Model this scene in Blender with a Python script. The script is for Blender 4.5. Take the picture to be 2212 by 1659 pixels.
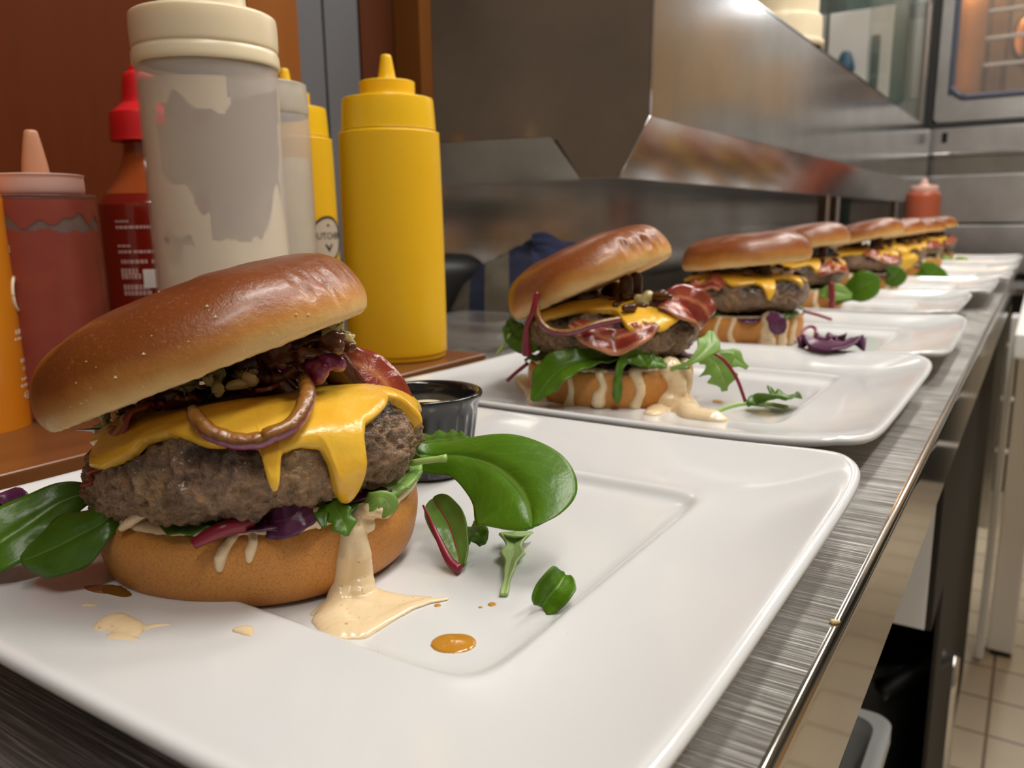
import bpy, bmesh, math, random
from mathutils import Vector, Matrix, noise
from mathutils.bvhtree import BVHTree
PI = math.pi
S = bpy.context.scene
COL = S.collection
for o in list(bpy.data.objects):
    bpy.data.objects.remove(o)

# ------------------------------------------------------------------ camera
F = 1750.0; CX, CY = 1106.0, 829.5
CAMLOC = Vector((0, 0, 0.13))
AX = Vector((0.84055952, 0.09499499, -0.53332509))    # rows: world axes written in image axes (right, down, forward)
AY = Vector((0.54153206, -0.17322445, 0.82263985))
AZ = Vector((-0.01423828, -0.98029039, -0.19704829))
cam_d = bpy.data.cameras.new('camera')
cam = bpy.data.objects.new('camera', cam_d); COL.objects.link(cam)
M = Matrix(((AX.x, -AX.y, -AX.z, CAMLOC.x), (AY.x, -AY.y, -AY.z, CAMLOC.y), (AZ.x, -AZ.y, -AZ.z, CAMLOC.z), (0, 0, 0, 1)))
cam.matrix_world = M
cam_d.sensor_width = 36.0; cam_d.sensor_fit = 'HORIZONTAL'
cam_d.lens = F / 2212.0 * 36.0
cam_d.clip_start = 0.01; cam_d.clip_end = 60
cam_d.dof.use_dof = True
cam_d.dof.focus_distance = 0.29
cam_d.dof.aperture_fstop = 15
S.camera = cam
# ------------------------------------------------------------------ world, lights, exposure
w = bpy.data.worlds.new('world'); S.world = w; w.use_nodes = True
bg = w.node_tree.nodes['Background']
bg.inputs[0].default_value = (1.0, 0.94, 0.86, 1); bg.inputs[1].default_value = 0.03
S.view_settings.view_transform = 'Standard'; S.view_settings.look = 'None'
S.view_settings.gamma = 1.0; S.view_settings.use_curve_mapping = False
S.view_settings.exposure = -0.20

def area(name, loc, target, size, size_y, power, color):
    d = bpy.data.lights.new(name, 'AREA'); d.shape = 'RECTANGLE'; d.size = size; d.size_y = size_y
    d.energy = power; d.color = color
    o = bpy.data.objects.new(name, d); COL.objects.link(o)
    o.location = loc
    o.rotation_euler = (Vector(target) - Vector(loc)).to_track_quat('-Z', 'Y').to_euler()
    return o
# the light of the fluorescent ceiling panels over the aisle (their housings are built further down)
LAMPS = [(0.14, 0.50, 1.66, 15), (0.14, 1.9, 1.66, 14), (0.14, 3.3, 1.66, 9), (0.55, -0.45, 1.66, 10), (0.75, 1.35, 1.66, 16), (-.45, 3.95, 1.66, 8)]  # last two unseen, added to brighten aisle floor, table legs and cutting board
for (x, y, z, p) in LAMPS:
    area('ceiling_panel_light', (x, y, z), (x, y, 0), 0.14, 0.9, p, (1.0, 0.965, 0.915))

# ------------------------------------------------------------------ pixel helpers (only used to find real positions)
def ray(px, py):
    d = Vector((px - CX, py - CY, F))
    return Vector((AX.dot(d), AY.dot(d), AZ.dot(d)))
def on_z(px, py, z):
    d = ray(px, py); t = (z - CAMLOC.z) / d.z; return CAMLOC + d * t
def z_at(x, y, py):
    """height on the vertical line through (x, y) that shows at image row py"""
    # qy = v.down, qz = v.forward are linear in z
    dx, dy = x - CAMLOC.x, y - CAMLOC.y
    a0 = AX.y * dx + AY.y * dy; a1 = AZ.y; c0 = AX.z * dx + AY.z * dy; c1 = AZ.z
    k = (py - CY) / F
    return CAMLOC.z + (k * c0 - a0) / (a1 - k * c1)
def on_dep(px, py, D):
    return CAMLOC + ray(px, py) * (D / F)
def on_x(px, py, x):
    d = ray(px, py); return CAMLOC + d * (x / d.x)
def on_y(px, py, y):
    d = ray(px, py); return CAMLOC + d * (y / d.y)

# ------------------------------------------------------------------ materials
def new_mat(name):
    m = bpy.data.materials.new(name); m.use_nodes = True
    nt = m.node_tree; b = nt.nodes['Principled BSDF']
    return m, nt, b
def setp(b, **k):
    names = dict(color='Base Color', rough='Roughness', metal='Metallic', spec='Specular IOR Level', trans='Transmission Weight',
                 coat='Coat Weight', coat_rough='Coat Roughness', sss='Subsurface Weight', sss_scale='Subsurface Scale', ior='IOR',
                 aniso='Anisotropic', emit='Emission Color', emit_s='Emission Strength', alpha='Alpha', sheen='Sheen Weight')
    for a, v in k.items():
        if a in ('color', 'emit') and len(v) == 3: v = (*v, 1)
        b.inputs[names[a]].default_value = v
def N(nt, t, **k):
    n = nt.nodes.new(t)
    for a, v in k.items(): setattr(n, a, v)
    return n
def coords(nt, kind='Object', scale=(1, 1, 1), rot=(0, 0, 0)):
    tc = N(nt, 'ShaderNodeTexCoord'); mp = N(nt, 'ShaderNodeMapping')
    mp.inputs['Scale'].default_value = scale; mp.inputs['Rotation'].default_value = rot
    nt.links.new(tc.outputs[kind], mp.inputs[0]); return mp.outputs[0]
def noise_tex(nt, vec, scale, detail=4, rough=.55):
    n = N(nt, 'ShaderNodeTexNoise'); n.inputs['Scale'].default_value = scale
    n.inputs['Detail'].default_value = detail; n.inputs['Roughness'].default_value = rough
    if vec is not None: nt.links.new(vec, n.inputs['Vector'])
    return n.outputs[0]
def ramp(nt, fac, stops, interp='LINEAR'):
    r = N(nt, 'ShaderNodeValToRGB'); r.color_ramp.interpolation = interp
    e = r.color_ramp.elements
    while len(e) < len(stops): e.new(.5)
    for i, (p, c) in enumerate(stops):
        e[i].position = p; e[i].color = (*c, 1) if len(c) == 3 else c
    nt.links.new(fac, r.inputs[0]); return r.outputs[0]
def mixc(nt, fac, a, b, blend='MIX'):
    m = N(nt, 'ShaderNodeMix', data_type='RGBA', blend_type=blend)
    for s, v in ((0, fac), (6, a), (7, b)):
        if isinstance(v, (int, float)): m.inputs[s].default_value = v
        elif isinstance(v, tuple): m.inputs[s].default_value = (*v, 1) if len(v) == 3 else v
        else: nt.links.new(v, m.inputs[s])
    return m.outputs[2]
def math_n(nt, op, a, b=None):
    m = N(nt, 'ShaderNodeMath', operation=op)
    for s, v in ((0, a), (1, b)):
        if v is None: continue
        if isinstance(v, (int, float)): m.inputs[s].default_value = v
        else: nt.links.new(v, m.inputs[s])
    return m.outputs[0]
def bump(nt, b, h, strength=.3, dist=.001, prev=None):
    n = N(nt, 'ShaderNodeBump'); n.inputs['Strength'].default_value = strength; n.inputs['Distance'].default_value = dist
    nt.links.new(h, n.inputs['Height'])
    if prev is not None: nt.links.new(prev, n.inputs['Normal'])
    nt.links.new(n.outputs[0], b.inputs['Normal']); return n.outputs[0]

def simple(name, color, rough=.5, metal=0, **k):
    m, nt, b = new_mat(name); setp(b, color=color, rough=rough, metal=metal, **k); return m

MAT = {}
def mk_bun():
    m, nt, b = new_mat('brioche_crust')
    a = N(nt, 'ShaderNodeAttribute', attribute_name='bake').outputs['Fac']
    n1 = noise_tex(nt, coords(nt), 38, 5, .6)
    f = math_n(nt, 'ADD', a, math_n(nt, 'MULTIPLY', math_n(nt, 'SUBTRACT', n1, .5), .28))
    c = ramp(nt, f, [(0.0, (.80, .58, .28)), (.13, (.70, .42, .14)), (.27, (.50, .21, .038)), (.50, (.26, .072, .013)), (1, (.15, .036, .009))])
    n2 = noise_tex(nt, coords(nt), 900, 2, .5)
    c2 = mixc(nt, math_n(nt, 'MULTIPLY', math_n(nt, 'GREATER_THAN', n2, .66), .25), c, (.62, .33, .12))
    nt.links.new(c2, b.inputs['Base Color'])
    r = ramp(nt, a, [(.1, (.75,) * 3), (.35, (.42,) * 3), (.7, (.33,) * 3)])
    nt.links.new(r, b.inputs['Roughness'])
    setp(b, spec=.5, sss=.04, sss_scale=.003, coat=.15, coat_rough=.15)
    b.inputs['Subsurface Radius'].default_value = (1, .4, .15)
    hb = math_n(nt, 'ADD', noise_tex(nt, coords(nt), 420, 3), math_n(nt, 'MULTIPLY', noise_tex(nt, coords(nt), 1600, 2), .5))
    bump(nt, b, hb, .32, .0007)
    return m
MAT['bun'] = mk_bun()
def mk_bun_side():
    m, nt, b = new_mat('brioche_base')
    a = N(nt, 'ShaderNodeAttribute', attribute_name='bake').outputs['Fac']
    n1 = noise_tex(nt, coords(nt), 30, 5, .6)
    f = math_n(nt, 'ADD', a, math_n(nt, 'MULTIPLY', math_n(nt, 'SUBTRACT', n1, .5), .3))
    c = ramp(nt, f, [(0, (.62, .42, .20)), (.14, (.48, .23, .065)), (.45, (.60, .265, .06)), (.75, (.50, .19, .038)), (1, (.24, .075, .016))])
    sp = noise_tex(nt, coords(nt), 1500, 3)
    c2 = mixc(nt, ramp(nt, sp, [(.45, (0,) * 3), (.70, (.6,) * 3)]), c, (.34, .12, .025))
    nt.links.new(c2, b.inputs['Base Color'])
    setp(b, rough=.5, spec=.35, sss=.08, sss_scale=.004)
    b.inputs['Subsurface Radius'].default_value = (1, .4, .15)
    hb = math_n(nt, 'ADD', noise_tex(nt, coords(nt), 600, 3), noise_tex(nt, coords(nt), 90, 3))
    bump(nt, b, hb, .3, .0008)
    return m
MAT['bun_side'] = mk_bun_side()
def mk_patty():
    m, nt, b = new_mat('grilled_beef')
    co = coords(nt)
    n1 = noise_tex(nt, co, 75, 6, .7); n2 = noise_tex(nt, co, 260, 5, .7); n3 = noise_tex(nt, co, 30, 3, .6)
    c = ramp(nt, n1, [(.25, (.17, .09, .04)), (.42, (.34, .20, .095)), (.55, (.50, .32, .16)), (.7, (.58, .38, .19)), (.85, (.66, .46, .27))])
    c = mixc(nt, ramp(nt, n3, [(.45, (0, 0, 0)), (.6, (.7,) * 3)]), c, (.50, .33, .24))
    c = mixc(nt, .75, c, ramp(nt, n2, [(.3, (.35, .3, .26)), (.5, (.85, .8, .75)), (.7, (1.5, 1.25, .95))]), 'MULTIPLY')
    a = N(nt, 'ShaderNodeAttribute', attribute_name='bake').outputs['Fac']
    ch = math_n(nt, 'MULTIPLY', a, ramp(nt, noise_tex(nt, co, 55, 4), [(.42, (0, 0, 0)), (.56, (1, 1, 1))]))
    c = mixc(nt, ch, c, (.018, .009, .007))
    nt.links.new(c, b.inputs['Base Color'])
    setp(b, spec=.6, sss=.03, sss_scale=.002, coat=.25, coat_rough=.15)
    nt.links.new(ramp(nt, n2, [(.35, (.5,) * 3), (.6, (.16,) * 3)]), b.inputs['Roughness'])
    hb = math_n(nt, 'ADD', math_n(nt, 'MULTIPLY', noise_tex(nt, co, 170, 5, .7), 2.2), noise_tex(nt, co, 650, 4, .7))
    bump(nt, b, hb, 1.0, .0028)
    return m
MAT['patty'] = mk_patty()
def goo_mat(name, c, rough=.25, sss=.3, scale=.006, speck=None, c2=None, nscale=60, bumps=.15):
    m, nt, b = new_mat(name); co = coords(nt)
    n1 = noise_tex(nt, co, nscale, 4)
    col = mixc(nt, ramp(nt, n1, [(.35, (0, 0, 0)), (.7, (1, 1, 1))]), c, c2 or tuple(v * .82 for v in c))
    if speck:
        sp = noise_tex(nt, co, 500, 2)
        col = mixc(nt, math_n(nt, 'MULTIPLY', math_n(nt, 'GREATER_THAN', sp, .70), .6), col, speck)
    nt.links.new(col, b.inputs['Base Color'])
    setp(b, rough=rough, sss=sss, sss_scale=scale, spec=.5)
    b.inputs['Subsurface Radius'].default_value = (1, .6, .3)
    bump(nt, b, noise_tex(nt, co, 160, 4), bumps, .001)
    return m
MAT['cheese'] = goo_mat('melted_cheddar', (.78, .47, .045), .25, .2, .003, c2=(.72, .38, .025), bumps=.5)
MAT['sauce'] = goo_mat('burger_sauce', (.78, .62, .40), .2, .12, .003, speck=(.45, .13, .04), c2=(.74, .56, .33))
MAT['mayo'] = goo_mat('mayonnaise', (.82, .72, .50), .35, .2, .004, c2=(.78, .64, .40))
MAT['pale'] = goo_mat('cooked_white_onion', (.60, .54, .30), .2, .5, .008, c2=(.42, .36, .16), bumps=.5)
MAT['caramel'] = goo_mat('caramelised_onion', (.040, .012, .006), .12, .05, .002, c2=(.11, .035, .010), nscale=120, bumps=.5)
MAT['grease'] = simple('meat_juice', (.20, .085, .012), .08, trans=.25, coat=.5)
MAT['amberdrop'] = simple('amber_juice', (.62, .28, .03), .06, trans=.2, coat=.6)
def mk_bacon():
    m, nt, b = new_mat('fried_bacon')
    uv = coords(nt, 'UV', (1, 1, 1))
    sx = N(nt, 'ShaderNodeSeparateXYZ'); nt.links.new(uv, sx.inputs[0])
    wob = math_n(nt, 'MULTIPLY', noise_tex(nt, coords(nt), 60, 3), .5)
    f = math_n(nt, 'ADD', sx.outputs[1], math_n(nt, 'SUBTRACT', wob, .25))
    c = ramp(nt, f, [(.05, (.24, .035, .018)), (.3, (.32, .06, .03)), (.42, (.50, .19, .085)), (.55, (.26, .035, .02)), (.78, (.20, .025, .016)), (.9, (.46, .19, .09))])
    nt.links.new(c, b.inputs['Base Color']); setp(b, rough=.24, sss=.15, sss_scale=.003, spec=.6)
    bump(nt, b, noise_tex(nt, coords(nt), 250, 4), .5, .001)
    return m
MAT['bacon'] = mk_bacon()
def leaf_mat(name, c1, c2, rib, vein=None, rough=.32):
    m, nt, b = new_mat(name)
    tc = N(nt, 'ShaderNodeTexCoord'); sx = N(nt, 'ShaderNodeSeparateXYZ'); nt.links.new(tc.outputs['UV'], sx.inputs[0])
    u, v = sx.outputs[0], sx.outputs[1]
    av = math_n(nt, 'ABSOLUTE', math_n(nt, 'SUBTRACT', v, .5))
    ribm = math_n(nt, 'LESS_THAN', av, .018)
    ph = math_n(nt, 'SUBTRACT', math_n(nt, 'MULTIPLY', u, 9), math_n(nt, 'MULTIPLY', av, 7))
    ph = math_n(nt, 'ADD', ph, math_n(nt, 'MULTIPLY', noise_tex(nt, tc.outputs['UV'], 5, 2), 1.2))
    fr = math_n(nt, 'FRACT', ph)
    vm = math_n(nt, 'LESS_THAN', fr, .05)
    n1 = noise_tex(nt, tc.outputs['UV'], 6, 4)
    col = mixc(nt, n1, c1, c2)
    col = mixc(nt, math_n(nt, 'MULTIPLY', vm, .28), col, vein or tuple(a * 1.5 + .02 for a in c2))
    col = mixc(nt, ribm, col, rib)
    nt.links.new(col, b.inputs['Base Color']); setp(b, rough=rough, spec=.5)
    bump(nt, b, math_n(nt, 'ADD', math_n(nt, 'MULTIPLY', vm, -1), noise_tex(nt, coords(nt), 350, 3)), .3, .0006)
    tr = N(nt, 'ShaderNodeBsdfTranslucent'); nt.links.new(col, tr.inputs[0])
    mx = N(nt, 'ShaderNodeMixShader'); mx.inputs[0].default_value = .22
    out = nt.nodes['Material Output']
    nt.links.new(b.outputs[0], mx.inputs[1]); nt.links.new(tr.outputs[0], mx.inputs[2]); nt.links.new(mx.outputs[0], out.inputs[0])
    return m
MAT['leaf'] = leaf_mat('spinach_leaf', (.055, .16, .005), (.12, .25, .010), (.16, .30, .04))
MAT['leaf_dark'] = leaf_mat('dark_salad_leaf', (.05, .13, .008), (.09, .20, .014), (.14, .26, .05))
MAT['leaf_light'] = leaf_mat('rocket_leaf', (.17, .34, .05), (.30, .48, .11), (.45, .58, .24))
MAT['leaf_chard'] = leaf_mat('chard_leaf', (.10, .22, .035), (.17, .30, .05), (.42, .02, .03), (.33, .03, .03))
MAT['leaf_purple'] = leaf_mat('red_lettuce', (.07, .012, .045), (.16, .04, .11), (.22, .04, .10))
MAT['stalk'] = leaf_mat('pale_stalk', (.36, .52, .17), (.44, .60, .24), (.52, .66, .32))
MAT['stem_green'] = simple('green_stem', (.32, .46, .12), .35)
MAT['stem_red'] = simple('red_stem', (.20, .008, .025), .3)
def mk_onion():
    m, nt, b = new_mat('red_onion_ring')
    a = N(nt, 'ShaderNodeAttribute', attribute_name='bake').outputs['Fac']
    f = math_n(nt, 'ADD', a, math_n(nt, 'MULTIPLY', math_n(nt, 'SUBTRACT', noise_tex(nt, coords(nt), 300, 4), .5), .5))
    c = ramp(nt, f, [(.1, (.20, .018, .085)), (.55, (.24, .035, .10)), (.70, (.12, .035, .015)), (.9, (.27, .11, .02))])
    nt.links.new(c, b.inputs['Base Color']); setp(b, rough=.17, spec=.6, coat=.4, coat_rough=.1)
    bump(nt, b, noise_tex(nt, coords(nt), 700, 4), .5, .0008)
    return m
MAT['onion'] = mk_onion()
MAT['crumb'] = simple('crumb', (.70, .55, .28), .6)
def mk_porcelain():
    m, nt, b = new_mat('white_porcelain')
    setp(b, color=(.66, .665, .665), rough=.10, spec=.5, coat=.3, coat_rough=.03)
    n = noise_tex(nt, coords(nt), 12, 4)
    nt.links.new(ramp(nt, n, [(.4, (.09,) * 3), (.7, (.24,) * 3)]), b.inputs['Roughness'])
    return m
MAT['plate'] = mk_porcelain()
def steel(name, color, rough, stretch=(1, 1, 1), strength=.12, nscale=60, rvar=.12, scratches=False, aniso=0, brush_rot=0):
    m, nt, b = new_mat(name)
    co = coords(nt, 'Object', stretch)
    n = noise_tex(nt, co, nscale, 5, .6)
    big = noise_tex(nt, coords(nt), 7, 4, .6)
    col = mixc(nt, ramp(nt, big, [(.3, (0,) * 3), (.75, (1,) * 3)]), color, tuple(v * .72 for v in color))
    r = math_n(nt, 'ADD', math_n(nt, 'MULTIPLY', n, rvar), rough - rvar * .5)
    h = n
    if scratches:
        mask = None
        for (sc, rot) in (((14, 1500, 1), .04), ((20, 2400, 1), -.06), ((9, 900, 1), .12), ((10, 700, 1), .75)):
            l = ramp(nt, noise_tex(nt, coords(nt, 'Object', sc, (0, 0, rot)), 1, 3, .6), [(.57, (0,) * 3), (.68, (1,) * 3)])
            mask = l if mask is None else math_n(nt, 'MAXIMUM', mask, l)
        mask = math_n(nt, 'MULTIPLY', mask, ramp(nt, noise_tex(nt, coords(nt), 25, 3), [(.3, (0.35,) * 3), (.6, (1,) * 3)]))
        r = math_n(nt, 'ADD', r, math_n(nt, 'MULTIPLY', mask, .18))
        col = mixc(nt, math_n(nt, 'MULTIPLY', mask, .85), col, (.98, .97, .95))
        h = math_n(nt, 'ADD', n, mask)
    nt.links.new(col, b.inputs['Base Color']); nt.links.new(r, b.inputs['Roughness'])
    setp(b, metal=1, aniso=aniso)
    bump(nt, b, h, strength, .0006)
    return m
MAT['counter'] = steel('scratched_steel', (.34, .325, .30), .42, (6, 200, 1), .5, 8, .14, True)
MAT['fascia'] = steel('polished_steel_apron', (.60, .55, .48), .10, (1, 1, 1), .02, 5, .04)
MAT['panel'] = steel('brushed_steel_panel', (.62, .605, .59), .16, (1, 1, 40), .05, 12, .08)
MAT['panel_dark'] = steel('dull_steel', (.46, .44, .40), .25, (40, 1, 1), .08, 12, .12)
MAT['oven_steel'] = steel('oven_steel', (.62, .605, .59), .30, (1, 1, 60), .05, 6, .08)
MAT['end_face'] = steel('smeared_steel', (.34, .27, .215), .11, (1, 1, 3), .03, 14, .08)
def mk_wood(name, c1, c2, rough=.35, scale=(1, 1, .12), ns=30):
    m, nt, b = new_mat(name)
    n = noise_tex(nt, coords(nt, 'Object', scale), ns, 5, .65)
    nt.links.new(mixc(nt, n, c1, c2), b.inputs['Base Color']); setp(b, rough=rough)
    bump(nt, b, n, .1, .001); return m
MAT['wood'] = mk_wood('varnished_mahogany', (.085, .016, .003), (.14, .029, .005), .5)
MAT['wood_lit'] = mk_wood('lit_varnished_wood', (.22, .07, .014), (.30, .10, .018))  # lighter copy of the wall wood, the lit edge put into its colour
MAT['wood_mid'] = mk_wood('brown_varnished_wood', (.13, .045, .010), (.20, .07, .014))
MAT['wood_board'] = mk_wood('scuffed_wood_board', (.10, .032, .010), (.24, .09, .026), .28, (1, .12, 1), 40)
MAT['dark_wood'] = mk_wood('dark_wood', (.06, .018, .008), (.10, .03, .012), .4)
MAT['greymetal'] = simple('grey_painted_metal', (.17, .175, .19), .38, .4)
MAT['mustard'] = goo_mat('mustard_yellow_plastic', (.80, .47, .004), .42, .12, .01, c2=(.76, .43, .003), nscale=8, bumps=.03)
MAT['mustard_cap'] = goo_mat('yellow_cap_plastic', (.87, .52, .008), .33, .12, .01, c2=(.84, .5, .006), nscale=8, bumps=.02)
MAT['cream'] = goo_mat('cream_plastic', (.78, .66, .44), .3, .3, .01, c2=(.82, .72, .52), nscale=12, bumps=.03)
MAT['red_cap'] = simple('red_plastic', (.62, .012, .015), .35, sss=.1)
MAT['pink_cap'] = goo_mat('stained_pale_cap', (.68, .42, .36), .35, .2, .01, c2=(.62, .34, .28), nscale=12, bumps=.03)
MAT['nozzle'] = goo_mat('stained_nozzle', (.55, .26, .15), .35, .2, .01, c2=(.66, .34, .2), nscale=12, bumps=.03)
def mk_milky(name, c, alpha, rough=.3):
    m, nt, b = new_mat(name); setp(b, color=c, rough=rough, spec=.4)
    out = nt.nodes['Material Output']; tr = N(nt, 'ShaderNodeBsdfTransparent'); tr.inputs[0].default_value = (1, .98, .96, 1)
    mx = N(nt, 'ShaderNodeMixShader'); mx.inputs[0].default_value = alpha
    nt.links.new(tr.outputs[0], mx.inputs[1]); nt.links.new(b.outputs[0], mx.inputs[2]); nt.links.new(mx.outputs[0], out.inputs[0])
    return m
MAT['milky'] = mk_milky('milky_translucent_plastic', (.72, .67, .63), .45)
MAT['milky_red'] = mk_milky('cloudy_plastic_over_ketchup', (.32, .13, .11), .30)
MAT['ketchup'] = goo_mat('ketchup', (.36, .035, .02), .3, .1, .005, c2=(.46, .07, .02), nscale=40, bumps=.03)
MAT['hotsauce'] = simple('hot_sauce_glass', (.20, .012, .006), .12, coat=.6)
MAT['hotsauce_top'] = simple('empty_bottle_neck', (.30, .06, .012), .15, coat=.6)
MAT['orange'] = goo_mat('orange_sauce_bottle', (.70, .22, .01), .25, .1, .01, c2=(.72, .27, .015), nscale=10, bumps=.02)
MAT['black'] = simple('black_plastic', (.008, .008, .009), .16, coat=.5, coat_rough=.08)
MAT['black_matte'] = simple('matte_black', (.012, .012, .012), .5)
MAT['ink'] = simple('dark_ink', (.02, .018, .015), .6)
MAT['label_tan'] = simple('kraft_label', (.50, .42, .32), .6)
MAT['print_white'] = simple('white_print', (.75, .70, .66), .6)
MAT['print_red'] = simple('white_print_on_red', (.55, .35, .32), .6)
MAT['navy'] = simple('navy_cloth', (.007, .010, .035), .95, sheen=.3)
MAT['dark_enamel'] = simple('dark_brown_enamel', (.035, .03, .024), .8, spec=.15)
MAT['white_paint'] = simple('white_enamel', (.82, .81, .78), .35)
MAT['glass'] = mk_milky('greenish_glass', (.10, .22, .20), .22, .05)
MAT['clear'] = mk_milky('clear_plastic', (.35, .35, .35), .22, .08)
MAT['clear_box'] = mk_milky('translucent_storage_plastic', (.50, .52, .52), .7, .3)
MAT['gasket'] = simple('blue_grey_gasket', (.07, .08, .12), .4)
MAT['oven_inner'] = steel('oven_cavity_steel', (.36, .24, .13), .3, (1, 1, 1), .1, 10)
m, nt, b = new_mat('oven_lamp'); setp(b, color=(1, .6, .3), emit=(1, .50, .20), emit_s=4); MAT['oven_lamp'] = m
m, nt, b = new_mat('ceiling_panel_glow'); setp(b, color=(1, 1, 1), emit=(1, .93, .84), emit_s=9); MAT['panel_glow'] = m
def mk_tiles():
    m, nt, b = new_mat('beige_floor_tiles')
    br = N(nt, 'ShaderNodeTexBrick', offset=0.0)
    tc = coords(nt, 'Object', (1, 1, 1))
    nt.links.new(tc, br.inputs['Vector'])
    br.inputs['Color1'].default_value = (.74, .63, .46, 1); br.inputs['Color2'].default_value = (.70, .59, .43, 1)
    br.inputs['Mortar'].default_value = (.27, .20, .13, 1); br.inputs['Scale'].default_value = 1
    br.inputs['Mortar Size'].default_value = .0035; br.inputs['Brick Width'].default_value = .145; br.inputs['Row Height'].default_value = .145
    c = mixc(nt, .35, br.outputs[0], ramp(nt, noise_tex(nt, coords(nt), 6, 4), [(.3, (.7,) * 3), (.7, (1.1,) * 3)]), 'MULTIPLY')
    nt.links.new(c, b.inputs['Base Color']); setp(b, rough=.3); return m
MAT['tiles'] = mk_tiles()
def mk_wall(name, c):
    m, nt, b = new_mat(name)
    n = noise_tex(nt, coords(nt), 3, 4)
    nt.links.new(mixc(nt, n, c, tuple(v * .88 for v in c)), b.inputs['Base Color']); setp(b, rough=.6); return m
MAT['wall_tan'] = mk_wall('pale_wall', (.34, .32, .29)); MAT['door_tan'] = mk_wall('tan_door', (.60, .38, .18)); MAT['ceiling'] = mk_wall('ceiling_paint', (.33, .32, .30))
MAT['wall_green'] = mk_wall('grey_green_wall', (.10, .13, .11))
def mk_towel():
    m, nt, b = new_mat('striped_cloth')
    sx = N(nt, 'ShaderNodeSeparateXYZ'); nt.links.new(coords(nt, 'UV'), sx.inputs[0])
    f = sx.outputs[0]
    c = ramp(nt, f, [(0, (.07, .058, .038)), (.13, (.006, .009, .028)), (.22, (.08, .068, .045)), (.36, (.006, .008, .026)), (.5, (.012, .016, .05))], 'CONSTANT')
    nt.links.new(c, b.inputs['Base Color']); setp(b, rough=.95)
    bump(nt, b, noise_tex(nt, coords(nt), 300, 3), .4, .002); return m
MAT['towel'] = mk_towel()

for k_, v_ in (('wood', .12), ('wood_lit', .25), ('wood_mid', .2), ('dark_wood', .15)): setp(MAT[k_].node_tree.nodes['Principled BSDF'], spec=v_)
# ------------------------------------------------------------------ object helpers
def tag(o, label=None, cat=None, group=None, kind=None):
    if label: o['label'] = label
    if cat: o['category'] = cat
    if group: o['group'] = group
    if kind: o['kind'] = kind
    return o
def thing(name, label, cat, loc=(0, 0, 0), rz=0, group=None):
    o = bpy.data.objects.new(name, None); COL.objects.link(o)
    o.empty_display_size = .02
    o.location = loc; o.rotation_euler = (0, 0, rz)
    return tag(o, label, cat, group)
def world_of(o):
    return Matrix.LocRotScale(o.location, o.rotation_euler, o.scale)
def obj(name, me, mat, parent=None, smooth=True, loc=None, rot=None):
    """link a mesh (or bmesh) as one object; coordinates are local to the parent"""
    if isinstance(me, bmesh.types.BMesh):
        b = me; me = bpy.data.meshes.new(name); b.to_mesh(me); b.free()
    if smooth: me.polygons.foreach_set('use_smooth', [True] * len(me.polygons))
    me.materials.clear()
    me.materials.append(MAT[mat] if isinstance(mat, str) else mat)
    o = bpy.data.objects.new(name, me); COL.objects.link(o)
    if parent is not None: o.parent = parent
    if loc is not None: o.location = loc
    if rot is not None: o.rotation_euler = rot
    return o
def mesh(name, verts, faces, bake=None, uvs=None):
    me = bpy.data.meshes.new(name); me.from_pydata([tuple(v) for v in verts], [], faces); me.update()
    if bake is not None:
        a = me.attributes.new('bake', 'FLOAT', 'POINT'); a.data.foreach_set('value', bake)
    if uvs is not None:
        l = me.uv_layers.new(name='UVMap')
        for lp in me.loops: l.data[lp.index].uv = uvs[lp.vertex_index]
    return me
def grid(name, fn, nu, nv, close_u=False, bake=None, uv=False, flip=False):
    """fn(i/nu, j/nv) -> point ; j rows of i"""
    V = []; B = []; UV = []
    cu = nu if close_u else nu + 1
    for j in range(nv + 1):
        for i in range(cu):
            u, v = i / nu, j / nv
            V.append(fn(u, v)); UV.append((u, v))
            if bake: B.append(bake(u, v))
    Fs = []
    for j in range(nv):
        for i in range(nu):
            a = j * cu + i; b2 = j * cu + (i + 1) % cu if close_u else a + 1
            Fs.append((a, a + cu, b2 + cu, b2) if flip else (a, b2, b2 + cu, a + cu))
    return mesh(name, V, Fs, B if bake else None, UV if uv else None)
def box_bm(bm, x0, x1, y0, y1, z0, z1, bev=0):
    r = bmesh.ops.create_cube(bm, size=1)
    vs = r['verts']
    bmesh.ops.scale(bm, vec=(abs(x1 - x0), abs(y1 - y0), abs(z1 - z0)), verts=vs)
    bmesh.ops.translate(bm, vec=((x0 + x1) / 2, (y0 + y1) / 2, (z0 + z1) / 2), verts=vs)
    if bev:
        es = list({e for v in vs for e in v.link_edges})
        bmesh.ops.bevel(bm, geom=es, offset=bev, segments=3, profile=.6, affect='EDGES')
    return bm
def box(name, x0, x1, y0, y1, z0, z1, mat, parent=None, bev=0, smooth=False):
    bm = bmesh.new(); box_bm(bm, x0, x1, y0, y1, z0, z1, bev)
    return obj(name, bm, mat, parent, smooth=smooth)
def lathe(name, prof, mat, parent=None, seg=64, loc=None, wob=None, cap=True):
    """prof: (r, z) from bottom to top"""
    def fn(u, v):
        k = v * (len(prof) - 1); i = min(int(k + 1e-9), len(prof) - 1); r, z = prof[i]
        return (r * math.cos(2 * PI * u), r * math.sin(2 * PI * u), z)
    n = len(prof) - 1
    me = grid(name, lambda u, v: (prof[round(v * n)][0] * math.cos(2 * PI * u), prof[round(v * n)][0] * math.sin(2 * PI * u), prof[round(v * n)][1]), seg, n, True)
    return obj(name, me, mat, parent, loc=loc)
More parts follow.
